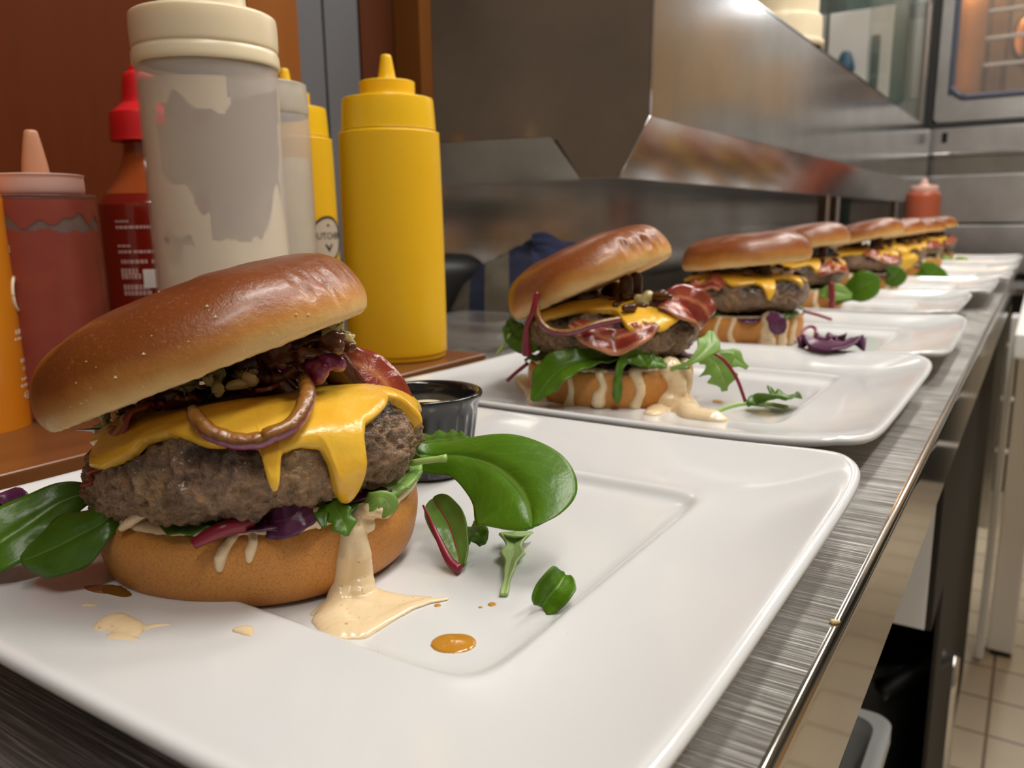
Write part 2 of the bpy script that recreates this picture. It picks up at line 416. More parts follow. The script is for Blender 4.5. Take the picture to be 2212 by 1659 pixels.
def smooth_prof(pts, n=6):
    """Catmull-Rom through profile points"""
    out = []
    for i in range(len(pts) - 1):
        p0 = pts[max(i - 1, 0)]; p1 = pts[i]; p2 = pts[i + 1]; p3 = pts[min(i + 2, len(pts) - 1)]
        for k in range(n):
            t = k / n
            out.append(tuple(.5 * ((2 * p1[a]) + (-p0[a] + p2[a]) * t + (2 * p0[a] - 5 * p1[a] + 4 * p2[a] - p3[a]) * t * t + (-p0[a] + 3 * p1[a] - 3 * p2[a] + p3[a]) * t ** 3) for a in range(len(p1))))
    out.append(tuple(pts[-1])); return out
def spline(pts, n):
    """n+1 evenly parametrised points on a Catmull-Rom through 3D points"""
    s = smooth_prof([tuple(p) for p in pts], 12)
    L = [0]
    for a, b in zip(s, s[1:]): L.append(L[-1] + (Vector(a) - Vector(b)).length)
    out = []; j = 0
    for k in range(n + 1):
        d = L[-1] * k / n
        while j < len(L) - 2 and L[j + 1] < d: j += 1
        t = (d - L[j]) / max(L[j + 1] - L[j], 1e-9)
        out.append(Vector(s[j]).lerp(Vector(s[j + 1]), min(max(t, 0), 1)))
    return out
def interp(tab, x):
    if x <= tab[0][0]: return tab[0][1]
    for (a, va), (b, vb) in zip(tab, tab[1:]):
        if x <= b:
            t = (x - a) / max(b - a, 1e-9); return va + (vb - va) * t
    return tab[-1][1]
def tube(name, pts, radius, mat, parent=None, seg=12, n=32, flat=1.0, up=None, bakefn=None, wob=0):
    """swept tube; radius: number or [(t, r)]; flat: width/thickness ratio"""
    P = spline(pts, n); V = []; B = []
    up0 = Vector(up) if up else Vector((0, 0, 1))
    for i, p in enumerate(P):
        t = (P[min(i + 1, n)] - P[max(i - 1, 0)]).normalized()
        side = t.cross(up0)
        if side.length < 1e-3: side = t.cross(Vector((1, 0, .1)))
        side.normalize(); nn = side.cross(t).normalized()
        r = interp(radius, i / n) if isinstance(radius, list) else radius
        if wob: r *= 1 + wob * noise.noise(Vector((i * .35, 3.1, seg)))
        for k in range(seg):
            a = 2 * PI * k / seg
            V.append(p + side * (math.cos(a) * r * flat) + nn * (math.sin(a) * r))
            B.append(bakefn(a) if bakefn else 0.0)
    Fs = [(i * seg + k, i * seg + (k + 1) % seg, (i + 1) * seg + (k + 1) % seg, (i + 1) * seg + k) for i in range(n) for k in range(seg)]
    Fs.append(tuple(range(seg))[::-1]); Fs.append(tuple(n * seg + k for k in range(seg)))
    return obj(name, mesh(name, V, Fs, B), mat, parent)
def ribbon(name, pts, width, mat, parent=None, n=36, m=10, up=(0, 0, 1), cup=0.0, ruffle=0.0, rfreq=5, twist=0.0, thick=.0005, seed=0, shape=None, jag=None):
    """leaf / bacon: strip along pts. width [(t,w)] half widths; cup bends the sides up; ruffle waves the margin"""
    P = spline(pts, n); V = []; UV = []
    up0 = Vector(up); width = smooth_prof(width, 5)
    for i, p in enumerate(P):
        u = i / n
        t = (P[min(i + 1, n)] - P[max(i - 1, 0)]).normalized()
        side = t.cross(up0).normalized(); nn = side.cross(t).normalized()
        if twist:
            q = Matrix.Rotation(twist * u, 3, t); side = q @ side; nn = q @ nn
        wd = max(interp(width, u), 1e-4)
        if jag: wd *= 1 + jag * math.sin(u * rfreq * 6.28 + seed) 
        for j in range(m + 1):
            v = j / m * 2 - 1
            r = ruffle * (abs(v) ** 1.5) * math.sin(rfreq * 6.28 * u + (1.7 if v > 0 else 0) + seed) + ruffle * .5 * noise.noise(Vector((u * 7, v * 1.5, seed)))
            ww = wd * (1 - .12 * abs(cup) * v * v)
            V.append(p + side * (v * ww) + nn * (cup * wd * v * v + r + (-.10 * wd * (1 - min(abs(v) * 5, 1)) if shape == 'leaf' else 0)))
            UV.append((u, j / m))
    Fs = [(i * (m + 1) + j, i * (m + 1) + j + 1, (i + 1) * (m + 1) + j + 1, (i + 1) * (m + 1) + j) for i in range(n) for j in range(m)]
    o = obj(name, mesh(name, V, Fs, uvs=UV), mat, parent)
    s = o.modifiers.new('thickness', 'SOLIDIFY'); s.thickness = thick; s.offset = 0
    return o
LEAFW = lambda w: [(0, w * .06), (.12, w * .12), (.22, w * .45), (.38, w * .85), (.6, w), (.78, w * .88), (.9, w * .62), (.97, w * .33), (1, w * .05)]
OVALW = lambda w: [(0, w * .1), (.08, w * .5), (.2, w * .82), (.45, w), (.7, w * .93), (.86, w * .7), (.95, w * .42), (1, w * .06)]
_ico = None
def goo(name, blobs, mat, parent=None, voxel=.0006, it=4, zmin=None, jitter=0, seed=1):
    """blobs: chains of (point, radius[, flatten]) -> spheres along the chain fused into one skin"""
    global _ico
    if _ico is None:
        b = bmesh.new(); bmesh.ops.create_icosphere(b, subdivisions=2, radius=1)
        _ico = ([v.co.copy() for v in b.verts], [tuple(v.index for v in f.verts) for f in b.faces]); b.free()
    V = []; Fs = []; rng = random.Random(seed)
    def sph(p, r, sz):
        k = len(V)
        for c in _ico[0]:
            z = p.z + c.z * r * sz
            if zmin is not None: z = max(z, zmin)
            V.append((p.x + c.x * r, p.y + c.y * r, z))
        Fs.extend(tuple(i + k for i in f) for f in _ico[1])
    for ch in blobs:
        if len(ch) == 1: sph(Vector(ch[0][0]), ch[0][1], ch[0][2] if len(ch[0]) > 2 else 1); continue
        for a, b in zip(ch, ch[1:]):
            pa, pb = Vector(a[0]), Vector(b[0]); d = (pa - pb).length
            sa = a[2] if len(a) > 2 else 1; sb = b[2] if len(b) > 2 else 1
            n = max(1, int(d / (min(a[1], b[1]) * .45)))
            for i in range(n + 1):
                t = i / n; r = a[1] + (b[1] - a[1]) * t
                if jitter: r *= 1 + jitter * (rng.random() - .5)
                sph(pa.lerp(pb, t), r, sa + (sb - sa) * t)
    o = obj(name, mesh(name, V, Fs), mat, parent)
    r = o.modifiers.new('skin', 'REMESH'); r.mode = 'VOXEL'; r.voxel_size = voxel; r.use_smooth_shade = True
    s = o.modifiers.new('relax', 'SMOOTH'); s.iterations = it; s.factor = .5
    return o
def rot_loc(tilt_x, tilt_y, loc):
    return Matrix.Translation(loc) @ Matrix.Rotation(tilt_x, 4, 'X') @ Matrix.Rotation(tilt_y, 4, 'Y')
def text_mesh(s, size, extrude=.0002):
    c = bpy.data.curves.new('txt', 'FONT'); c.body = s; c.size = size; c.align_x = 'CENTER'; c.align_y = 'CENTER'; c.resolution_u = 2; c.extrude = extrude
    o = bpy.data.objects.new('txt', c); COL.objects.link(o)
    bpy.context.view_layer.update()
    me = bpy.data.meshes.new_from_object(o.evaluated_get(bpy.context.evaluated_depsgraph_get()))
    bpy.data.objects.remove(o); return me
def wrap(me, R, ang, z, out=.0003, flipz=False):
    """bend a flat mesh (x right, y up) round a vertical cylinder of radius R, centred on azimuth ang"""
    for v in me.vertices:
        a = ang + v.co.x / R; rr = R + out + v.co.z
        v.co = (rr * math.cos(a), rr * math.sin(a), z + v.co.y)
    return me
def rect_mesh(w, h, x=0, y=0, n=10):
    V = [(x - w / 2 + w * i / n, y + s * h / 2, 0) for i in range(n + 1) for s in (-1, 1)]
    return V, [(2 * i, 2 * i + 2, 2 * i + 3, 2 * i + 1) for i in range(n)]

#@@SETTING
# ------------------------------------------------------------------ the room
def struct(name, *a):
    o = box(name, *a); o['kind'] = 'structure'; return o
def structm(o):
    o['kind'] = 'structure'; return o
FZ = -.90
struct('floor', -1.2, 2.0, -1.6, 5.0, FZ - .05, FZ, 'tiles')
struct('ceiling', -1.2, 2.0, -1.6, 5.0, 1.72, 1.80, 'ceiling')
struct('wall_right', 1.9, 2.0, -1.6, 5.0, FZ, 1.72, 'wall_tan')
struct('door_1', 1.86, 1.90, 1.0, 1.85, FZ, 1.1, 'door_tan'); struct('door_2', 1.86, 1.90, 2.3, 3.4, FZ, .75, 'door_tan')
struct('wall_near', -1.2, 2.0, -1.7, -1.6, FZ, 1.72, 'wall_tan')
struct('wall_far', -1.2, 2.0, 4.6, 4.7, FZ, 1.72, 'wall_green')
struct('wall_left', -.76, -.70, -1.6, .575, FZ, 1.72, 'wood')
struct('wall_back', -.86, -.78, .575, 4.6, FZ, 1.72, 'panel_dark')
struct('trim_1', -.73, -.675, .575, .640, 0, 1.72, 'wood_lit')
struct('trim_2', -.75, -.70, .641, .700, 0, 1.72, 'greymetal')
struct('trim_3', -.75, -.70, .704, .758, 0, 1.72, 'greymetal')
struct('trim_4', -.75, -.70, .762, .822, .0, 1.72, 'dark_wood')
struct('trim_5', -.70, -.66, .823, .846, .18, 1.72, 'wood_mid')
struct('trim_6', -.79, -.766, .80, 4.3, -.0, .40, 'panel')
for (x, y, z, p) in LAMPS:
    t = thing('ceiling_light', 'long white ceiling light panel ' + {.5: 'right above the nearest plates', 1.9: 'above the middle of the plate row', 3.3: 'above the far end of the counter', -.45: 'behind the camera', 1.35: 'further out over the aisle, added to brighten floor and table legs', 3.95: 'above the oven corner, added to brighten the cutting board'}[y], 'ceiling light', (x, y, 1.69), 0, 'ceiling lights over the aisle')
    box('housing', -.10, .10, -.49, .49, 0.0, .03, 'white_paint', t, .004)
    box('diffuser', -.08, .08, -.47, .47, -.008, .0, 'panel_glow', t)

# ------------------------------------------------------------------ counter
def make_counter():
    t = thing('steel_counter', 'long scratched stainless steel counter carrying the row of white plates', 'counter', (0, 0, 0))
    y0, y1 = -.5, 3.1; XE = -.0418
    prof = [(-.78, 0.0)]
    prof += [(-.60, 0), (-.40, 0), (-.2, 0), (XE - .0038, 0)]
    R = .0028
    for k in range(1, 11):
        a = PI / 2 - (PI * .5) * k / 10
        prof.append((XE - .0038 + (R + .001) * math.cos(a), -R + R * math.sin(a)))
    roll = prof[4:] + [(XE, -.006)]; prof2 = prof[:5]
    obj('rolled_edge', grid('edge', lambda u, v: (roll[round(v * (len(roll) - 1))][0], y0 + (y1 - y0) * u, roll[round(v * (len(roll) - 1))][1]), 24, len(roll) - 1, flip=True), 'fascia', t)
    me = grid('top', lambda u, v: (prof2[round(v * (len(prof2) - 1))][0], y0 + (y1 - y0) * u, prof2[round(v * (len(prof2) - 1))][1]), 24, len(prof2) - 1, flip=True)
    o = obj('worktop', me, 'counter', t); 
    s = o.modifiers.new('t', 'SOLIDIFY'); s.thickness = .002; s.offset = -1
    box('apron', XE - .004, XE - .0005, y0, y1, -.0585, -.005, 'fascia', t)
    box('apron_return', XE - .03, XE - .001, y0, y1, -.0595, -.057, 'fascia', t)
    for y in (-.4, 1.9, 3.0):
        bm = bmesh.new(); box_bm(bm, XE - .06, XE - .02, y, y + .04, FZ, -.02, .003)
        obj('leg', bm, 'panel_dark', t, smooth=False)
    box('undershelf', -.70, -.062, .2, 1.45, -.64, -.62, 'panel', t, .003)
    tube('rail', [(-.058, 1.45, FZ), (-.058, 1.45, -.60)], .009, 'panel', t, n=4)
    return t
make_counter()
t = thing('storage_cabinet', 'plain light grey cabinet end hanging below the steel counter', 'cabinet')
box('carcass', -.50, -.064, .872, 1.0, -.289, -.065, 'white_paint', t, .001)
t = thing('steel_cabinet', 'dark steel cabinet front below the counter behind the grey cabinet end', 'cabinet')
box('door', -.063, -.058, 1.005, 1.95, -.89, -.062, 'dark_enamel', t, .001); box('carcass', -.55, -.063, 1.46, 1.94, -.89, -.064, 'panel_dark', t); box('front_strip', -.0635, -.058, .873, 1.004, -.289, -.064, 'dark_enamel', t)
# black crate and translucent box on the under shelf
def open_box(name, x0, x1, y0, y1, z0, z1, mat, parent, wall=.004, r=.02, taper=.03):
    def rr(w, h, r, n=8):
        pts = []
        for (cx, cy, a0) in ((w - r, h - r, 0), (-w + r, h - r, PI / 2), (-w + r, -h + r, PI), (w - r, -h + r, 1.5 * PI)):
            for k in range(n + 1):
                a = a0 + PI / 2 * k / n; pts.append((cx + r * math.cos(a), cy + r * math.sin(a)))
        return pts
    cx, cy, W, H = (x0 + x1) / 2, (y0 + y1) / 2, (x1 - x0) / 2, (y1 - y0) / 2; h = z1 - z0
    rows = [(W - taper - .02, H - taper - .02, 0), (W - taper, H - taper, .002), (W - .004, H - .004, h * .93), (W + .006, H + .006, h * .94), (W + .006, H + .006, h), (W - wall - .004, H - wall - .004, h), (W - taper - wall, H - taper - wall, .008), (.01, .01, .008)]
    V = []
    for (a, b, z) in rows:
        V += [(cx + x, cy + y, z0 + z) for x, y in rr(a, b, min(r, a * .9, b * .9))]
    n = 36; Fs = [tuple(range(n))[::-1]]
    for j in range(len(rows) - 1):
        for i in range(n): Fs.append((j * n + i, j * n + (i + 1) % n, (j + 1) * n + (i + 1) % n, (j + 1) * n + i))
    Fs.append(tuple((len(rows) - 1) * n + i for i in range(n)))
    return obj(name, mesh(name, V, Fs), mat, parent, smooth=False)
t = thing('black_bucket', 'round black bucket with a thick handle on the shelf under the counter', 'bucket', (-.168, 1.18, -.62))
lathe('bucket', smooth_prof([(.0001, 0), (.09, 0), (.10, .02), (.104, .14), (.108, .145), (.108, .155), (.10, .157), (.097, .03), (.0001, .02)], 5), 'black_matte', t, 48)
h0 = on_y(1900, 1500, 1.07); h1 = on_y(2045, 1415, 1.12)
tube('handle', [h0 - t.location, (h0 + h1) / 2 - t.location + Vector((0, 0, .003)), h1 - t.location], .011, 'black_matte', t, n=10)
t = thing('storage_box', 'translucent plastic storage box in front of the black bucket under the counter', 'box')
open_box('tub', -.36, -.084, .60, .80, -.62, -.357, 'clear_box', t)

# ------------------------------------------------------------------ wooden ledge behind the plates
tag(box('wooden_board', -.695, -.389, -.5, .56, .0, .020, 'wood_board', None, .0015), 'scuffed brown wooden board along the wall carrying the sauce bottles', 'board')

# ------------------------------------------------------------------ hot pass cabinet (steel box with chamfered lower edge)
def make_pass():
    t = thing('steel_hot_cabinet', 'big stainless steel heated cabinet over the back of the counter, slanted lower edge', 'cabinet')
    YA, YB = .95, 3.66
    # cross-section (x, z), counter-clockwise seen from the camera end
    sec = [(-.765, .183), (-.445, .181), (-.411, .252), (-.409, .455), (-.412, .462), (-.765, .462)]
    n = len(sec)
    ya = lambda x: YA + .41 * (x + .411)
    def quad(name, a, b, mat):
        bm = bmesh.new()
        vs = [bm.verts.new((sec[a][0], ya(sec[a][0]), sec[a][1])), bm.verts.new((sec[b][0], ya(sec[b][0]), sec[b][1])), bm.verts.new((sec[b][0], YB, sec[b][1])), bm.verts.new((sec[a][0], YB, sec[a][1]))]
        bm.faces.new(vs); o = obj(name, bm, mat, t, smooth=False)
        s = o.modifiers.new('t', 'SOLIDIFY'); s.thickness = .002; s.offset = 0
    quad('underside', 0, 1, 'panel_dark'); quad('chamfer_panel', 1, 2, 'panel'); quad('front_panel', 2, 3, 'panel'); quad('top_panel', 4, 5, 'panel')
    bm = bmesh.new(); vs = [bm.verts.new((x, ya(x), z)) for x, z in sec]; bm.faces.new(vs)
    o = obj('end_panel', bm, 'end_face', t, smooth=False); s = o.modifiers.new('t', 'SOLIDIFY'); s.thickness = .002; s.offset = 0
    bm = bmesh.new(); vs = [bm.verts.new((x, YB, z)) for x, z in sec]; bm.faces.new(vs); obj('far_panel', bm, 'panel', t, smooth=False)
    # folded flange along the end, bent towards the camera
    V = []
    for (px, py, out) in ((900, 400, .002), (1255, 388, .002), (1190, 295, .028), (900, 311, .028)):
        d = ray(px, py)      # meets the slanted end plane shifted outwards by `out`
        k = (YA + .41 * .411 - out * 1.08) / (d.y - .41 * d.x); p = CAMLOC + d * k; V.append(tuple(p))
    o = obj('end_flange', mesh('f', V, [(0, 1, 2, 3)]), 'panel_dark', t, smooth=False); s = o.modifiers.new('t', 'SOLIDIFY'); s.thickness = .0022
    tube('corner_seam', [(-.4115, YA - .001, .254), (-.4095, YA - .001, .456)], .0016, 'panel', t, seg=8, n=4)
    tube('lower_seam', [(-.445, ya(-.445) - .001, .1815), (-.411, YA - .001, .2525)], .0014, 'panel', t, seg=8, n=4)
    for (y, x) in ((2.16, -.47), (2.28, -.47), (3.3, -.47)):
        bm = bmesh.new(); box_bm(bm, x - .012, x + .012, y, y + .03, 0.0, .182, .002)
        obj('support_leg', bm, 'panel', t, smooth=False)
    return t
make_pass()
# cream tub stack on top of the cabinet
def tub_stack():
    p = on_x(1690, 40, -.485)
    t = thing('cream_tub', 'cream plastic tub standing upside down on the steel cabinet', 'tub', (p.x, p.y, .463))
    lathe('body', smooth_prof([(.078, 0), (.077, .055), (.070, .06), (.069, .118), (.063, .123), (.061, .175), (.05, .185), (0, .187)], 5), 'cream', t, 48)
    lathe('rim', [(.077, 0), (.082, .002), (.082, .012), (.077, .014)], 'cream', t, 48)
tub_stack()
t = thing('glass_guard', 'greenish glass screen standing on the far half of the steel cabinet', 'glass screen')
box('pane', -.440, -.434, 2.45, 3.62, .463, 1.15, 'glass', t); box('end_pane', -.74, -.434, 3.60, 3.606, .463, 1.15, 'glass', t)
box('edge_strip', -.444, -.430, 3.605, 3.62, .30, 1.15, 'clear', t)

# ------------------------------------------------------------------ far end: oven, stand, wall things
YO = 3.75
def make_oven():
    t = thing('combi_oven', 'stainless combi oven with a warm lit window at the end of the kitchen', 'oven')
    x0, x1 = -.46, .14; z0, z1 = .478, 1.45
    wx0, wx1, wz0, wz1 = -.360, .06, .575, 1.30
    # door with rounded window opening
    def rrect(x0, x1, z0, z1, r, n=8):
        P = []
        for (cx, cz, a0) in ((x1 - r, z1 - r, 0), (x0 + r, z1 - r, PI / 2), (x0 + r, z0 + r, PI), (x1 - r, z0 + r, 1.5 * PI)):
            for k in range(n + 1):
                a = a0 + PI / 2 * k / n; P.append((cx + r * math.cos(a), cz + r * math.sin(a)))
        return P
    out = rrect(x0 + .05, x1, z0 + .012, z1, .02); inn = rrect(wx0, wx1, wz0, wz1, .06)
    n = len(out)
    V = [(x, YO, z) for x, z in out] + [(x, YO, z) for x, z in inn] + [(x, YO + .03, z) for x, z in inn]
    Fs = [(i, (i + 1) % n, n + (i + 1) % n, n + i) for i in range(n)] + [(n + i, n + (i + 1) % n, 2 * n + (i + 1) % n, 2 * n + i) for i in range(n)]
    d = obj('door', mesh('door', V, Fs), 'oven_steel', t, smooth=False)
    g = rrect(wx0 + .004, wx1 - .004, wz0 + .004, wz1 - .004, .058)
    g = g + [g[0]]
    tube('window_gasket', [(x, YO - .004, z) for x, z in g], .011, 'gasket', d, seg=10, n=160)
    box('door_glass', wx0, wx1, YO + .026, YO + .029, wz0, wz1, 'clear', d)
    # cavity
    bm = bmesh.new(); box_bm(bm, -.41, .11, YO + .03, YO + .55, .58, 1.34)
    for f in list(bm.faces):
        if f.normal.y < -.9: bm.faces.remove(f)
    obj('cavity', bm, 'oven_inner', t, smooth=False)
    bm = bmesh.new(); box_bm(bm, x0, x1, YO + .002, YO + .7, z0, z1 + .02)
    for f in list(bm.faces):
        if f.normal.y < -.9: bm.faces.remove(f)
    obj('body', bm, 'oven_steel', t, smooth=False)
    box('door_gap', x0 + .004, x0 + .045, YO - .001, YO + .01, z0, z1, 'black_matte', t)
    box('bottom_gap', x0, x1, YO - .002, YO + .02, z0 - .012, z0 + .010, 'black_matte', t)
    for z in (.70, .80, .90, 1.0):
        bm = bmesh.new(); box_bm(bm, -.26, .08, YO + .10, YO + .12, z, z + .012, .003); obj('rack_rail', bm, 'white_paint', t, smooth=False)
    for x in (-.255, -.19):
        tube('rack_post', [(x, YO + .12, .59), (x, YO + .12, 1.33)], .010, 'oven_inner', t, n=4)
    lathe('fan_cover', [(.0, 0), (.12, 0), (.13, .01), (.12, .02), (0, .02)], 'oven_inner', t, 32, loc=(-.06, YO + .50, .86)).rotation_euler = (PI / 2, 0, 0)
    box('oven_lamp', -.395, -.385, YO + .2, YO + .3, .70, 1.2, 'oven_lamp', t)
    L = area('oven_light', (-.30, YO + .3, 1.2), (.1, YO + .3, .7), .06, .3, 2.2, (1, .60, .30)); L.parent = t
    return t
make_oven()
t = thing('oven_stand', 'stainless panelled base unit beneath the oven', 'base unit')
box('upper_panel', -.47, .15, YO, YO + .5, .37, .466, 'oven_steel', t, .003)
box('latch', -.375, -.355, YO - .006, YO, .41, .45, 'black', t, .002)
box('bright_ledge', -.47, .15, YO - .012, YO, .358, .370, 'panel', t, .003)
box('middle_panel', -.47, .8, YO + .01, YO + .5, .285, .358, 'panel_dark', t)
box('lower_panel', -.70, .8, YO - .004, YO + .5, .098, .283, 'oven_steel', t, .004)
box('drawer_panel', -.70, .8, YO - .004, YO + .5, -.10, .088, 'oven_steel', t, .004)
box('gap', -.70, .8, YO + .012, YO + .4, .088, .098, 'black_matte', t)
t = thing('unseen_cupboard', 'tall pale grey cupboard with tan doors, unseen, added for reflections in the steel cabinet', 'cupboard')  # out of view; tan doors laid out to be reflected in the steel front
box('carcass', .16, 1.0, YO + .03, YO + .6, .38, 1.5, simple('grey_laminate', (.42, .42, .41), .4), t)
for (a, b, c, d) in ((.17, .31, .55, .78), (.40, .60, .62, 1.02), (.68, .95, .42, 1.25)):
    f = bmesh.new(); box_bm(f, a, b, YO + .01, YO + .029, c, d, .003); obj('door', f, 'door_tan', t, smooth=False)
t = thing('unseen_wall_lamp', 'small unseen lamp on the cupboard, added for a bright spot reflected in the steel cabinet', 'lamp')
box('shade', .20, .36, YO - .02, YO + .03, 1.02, 1.07, simple('lamp_glow', (1, 1, 1), .5, emit=(.9, .95, 1), emit_s=14), t)  # glowing box out of view, added for its reflection in the steel front
t = thing('dark_rack', 'dark open equipment rack with pale rails standing beyond the counter', 'rack')
box('back', -.70, 1.2, 3.45, 3.5, FZ, -.11, 'black_matte', t)
box('side', -.72, -.69, 3.1, 3.5, FZ, -.11, 'black_matte', t)
box('top', -.70, 1.2, 3.12, 3.5, -.13, -.11, 'panel', t)
for z in (-.30, -.48, -.66):
    box('rail', -.45, 1.2, 3.10, 3.115, z, z + .012, 'white_paint', t, .003)
for x in (-.33, 1.1):
    tube('post', [(x, 3.1, FZ), (x, 3.1, -.12)], .018, 'panel', t, n=4)
# things on the far wall, seen through the glass
t = thing('cutting_board', 'white plastic cutting board standing behind the glass screen', 'cutting board')
box('board', -.775, -.545, 3.50, 3.515, .463, .90, 'white_paint', t, .004)
t = thing('black_peeler', 'narrow black utensil hanging on the white cutting board', 'utensil')
bm = bmesh.new(); box_bm(bm, -.615, -.585, 3.482, 3.499, .60, .80, .007); obj('handle', bm, 'black_matte', t)
tag(lathe('blue_bottle_cap', smooth_prof([(.022, 0), (.034, .01), (.03, .04), (.016, .075), (0, .08)], 4), simple('blue_plastic', (.03, .10, .17), .5), None, 24, loc=(-.70, 3.465, .67)), 'small blue cone shaped cap before the white cutting board', 'cap')
t = thing('wall_box', 'brown glazed box standing between the cutting board and the oven', 'box')
box('case', -.50, -.43, 3.50, 3.58, .463, .90, simple('brown_box', (.10, .075, .05), .3), t, .004)
box('face', -.49, -.44, 3.494, 3.499, .56, .84, simple('tan_face', (.22, .19, .14), .3), t)

# white work table in the aisle
def make_table():
    t = thing('white_worktable', 'white enamelled table with square legs standing past the counter edge', 'table')
    box('table_top', -.022, .62, 1.42, 2.16, -.085, -.045, 'white_paint', t, .006)
    for (x, y) in ((-.02, 2.09), (.56, 2.09)):
        bm = bmesh.new(); box_bm(bm, x, x + .055, y, y + .055, FZ + .015, -.085, .006); obj('leg', bm, 'white_paint', t)
    box('side_panel', -.040, -.024, 2.02, 2.10, FZ + .02, -.085, 'white_paint', t, .004)
    box('foot', -.012, .03, 2.10, 2.14, FZ, FZ + .016, 'black_matte', t)
make_table()

# ------------------------------------------------------------------ things at the back of the counter
def cloth():
    c = on_z(1150, 700, 0.0)
    V = []; UV = []
    n, m = 70, 50
    for j in range(m + 1):
        for i in range(n + 1):
            u, v = i / n, j / m
            ph = u * 2 * PI
            e = (v) * PI * .5
            r = .080 * math.cos(e) ** .8 * (1 + .16 * math.sin(3 * ph + 1) + .10 * noise.noise(Vector((math.cos(ph) * 2, math.sin(ph) * 2, v * 3))))
            h = .100 * math.sin(e) * (1 + .12 * math.sin(ph + .5)) + .006 * noise.noise(Vector((math.cos(ph) * 4, math.sin(ph) * 4, v * 6)))
            V.append((c.x + r * 1.35 * math.cos(ph), c.y + r * math.sin(ph) * 1.1, max(h, 0.001)))
            UV.append((.5 + .5 * (((V[-1][0] - c.x) * .84 + (V[-1][1] - c.y) * .54) / .105), v))
    Fs = [(j * (n + 1) + i, j * (n + 1) + i + 1, (j + 1) * (n + 1) + i + 1, (j + 1) * (n + 1) + i) for j in range(m) for i in range(n)]
    o = obj('crumpled_cloth', mesh('cloth', V, Fs, uvs=UV), 'towel')
    tag(o, 'crumpled navy cloth with beige stripes behind the second burger', 'cloth')
cloth()
c = on_z(985, 700, 0.0)
t = thing('black_bowl', 'round dark pot on the counter behind the mustard bottle', 'pot', (c.x - .035, c.y + .01, 0))
lathe('pot', smooth_prof([(.045, 0), (.055, .01), (.062, .05), (.060, .075), (.04, .088), (0, .09)], 5), 'black_matte', t, 40)
c = on_z(1035, 745, 0.0)
t = thing('clear_lid', 'clear plastic tub lying between the mustard bottle and second plate', 'tub', (c.x, c.y, 0))
open_box('tub', -.05, .05, -.045, .045, 0.001, .03, 'clear', t, r=.015, taper=.006)
c = on_z(1865, 530, 0.0); c = on_dep(1866, 500, 2.2)
tag(obj('folded_napkin', (lambda bm: (bmesh.ops.create_cone(bm, segments=4, radius1=.045, radius2=.004, depth=.115, cap_ends=True), bm)[1])(bmesh.new()), 'white_paint', None, False, loc=(c.x, c.y, .058)), 'small white folded napkin cone behind the middle burgers', 'napkin')

# ------------------------------------------------------------------ sauce bottles
def axis_z(px, py, D):
    return on_dep(px, py, D).z
def bottle_base(px, py, D, z):
    p = on_dep(px, py, D); return Vector((p.x, p.y, z))
# yellow mustard bottles
def mustard(name, label, base, R, H, rz=0):
    t = thing(name, label, 'sauce bottle', base, rz, None)
    lathe('body', smooth_prof([(0, 0.001), (R * .86, .0), (R * .97, .004), (R, .014), (R, H * .35), (R * .985, H * .6), (R * .97, H * .735), (R * .955, H * .748), (R * .85, H * .757), (R * .80, H * .76)], 5), 'mustard', t, 96)
    c = lathe('cap', smooth_prof([(R * .80, H * .757), (R * .90, H * .757), (R * .905, H * .765), (R * .875, H * .845), (R * .83, H * .858), (R * .60, H * .862), (R * .535, H * .868), (R * .53, H * .90), (R * .50, H * .912), (R * .20, H * .915)], 5), 'mustard_cap', t, 96)
    lathe('nozzle', smooth_prof([(R * .20, H * .912), (R * .165, H * .93), (R * .12, H * .975), (R * .09, H * .995), (0.0002, H * .998)], 4), 'mustard_cap', t, 32)
    bm = bmesh.new()
    bmesh.ops.create_circle(bm, segments=8, radius=R * .05, cap_ends=True); bm.free()
    return t
_b = bottle_base(858, 700, .675, .02); MH1 = z_at(_b.x, _b.y, 116) - .02
_b = bottle_base(636, 500, .755, .02); MH2 = z_at(_b.x, _b.y, 146) - .02
mustard('mustard_bottle', 'front yellow mustard squeeze bottle, plain, standing right of the others', bottle_base(858, 700, .675, .02), .0408, MH1)
tb = mustard('mustard_bottle', 'yellow mustard squeeze bottle half hidden, with a round butcher label', bottle_base(636, 500, .755, .02), .040, MH2)
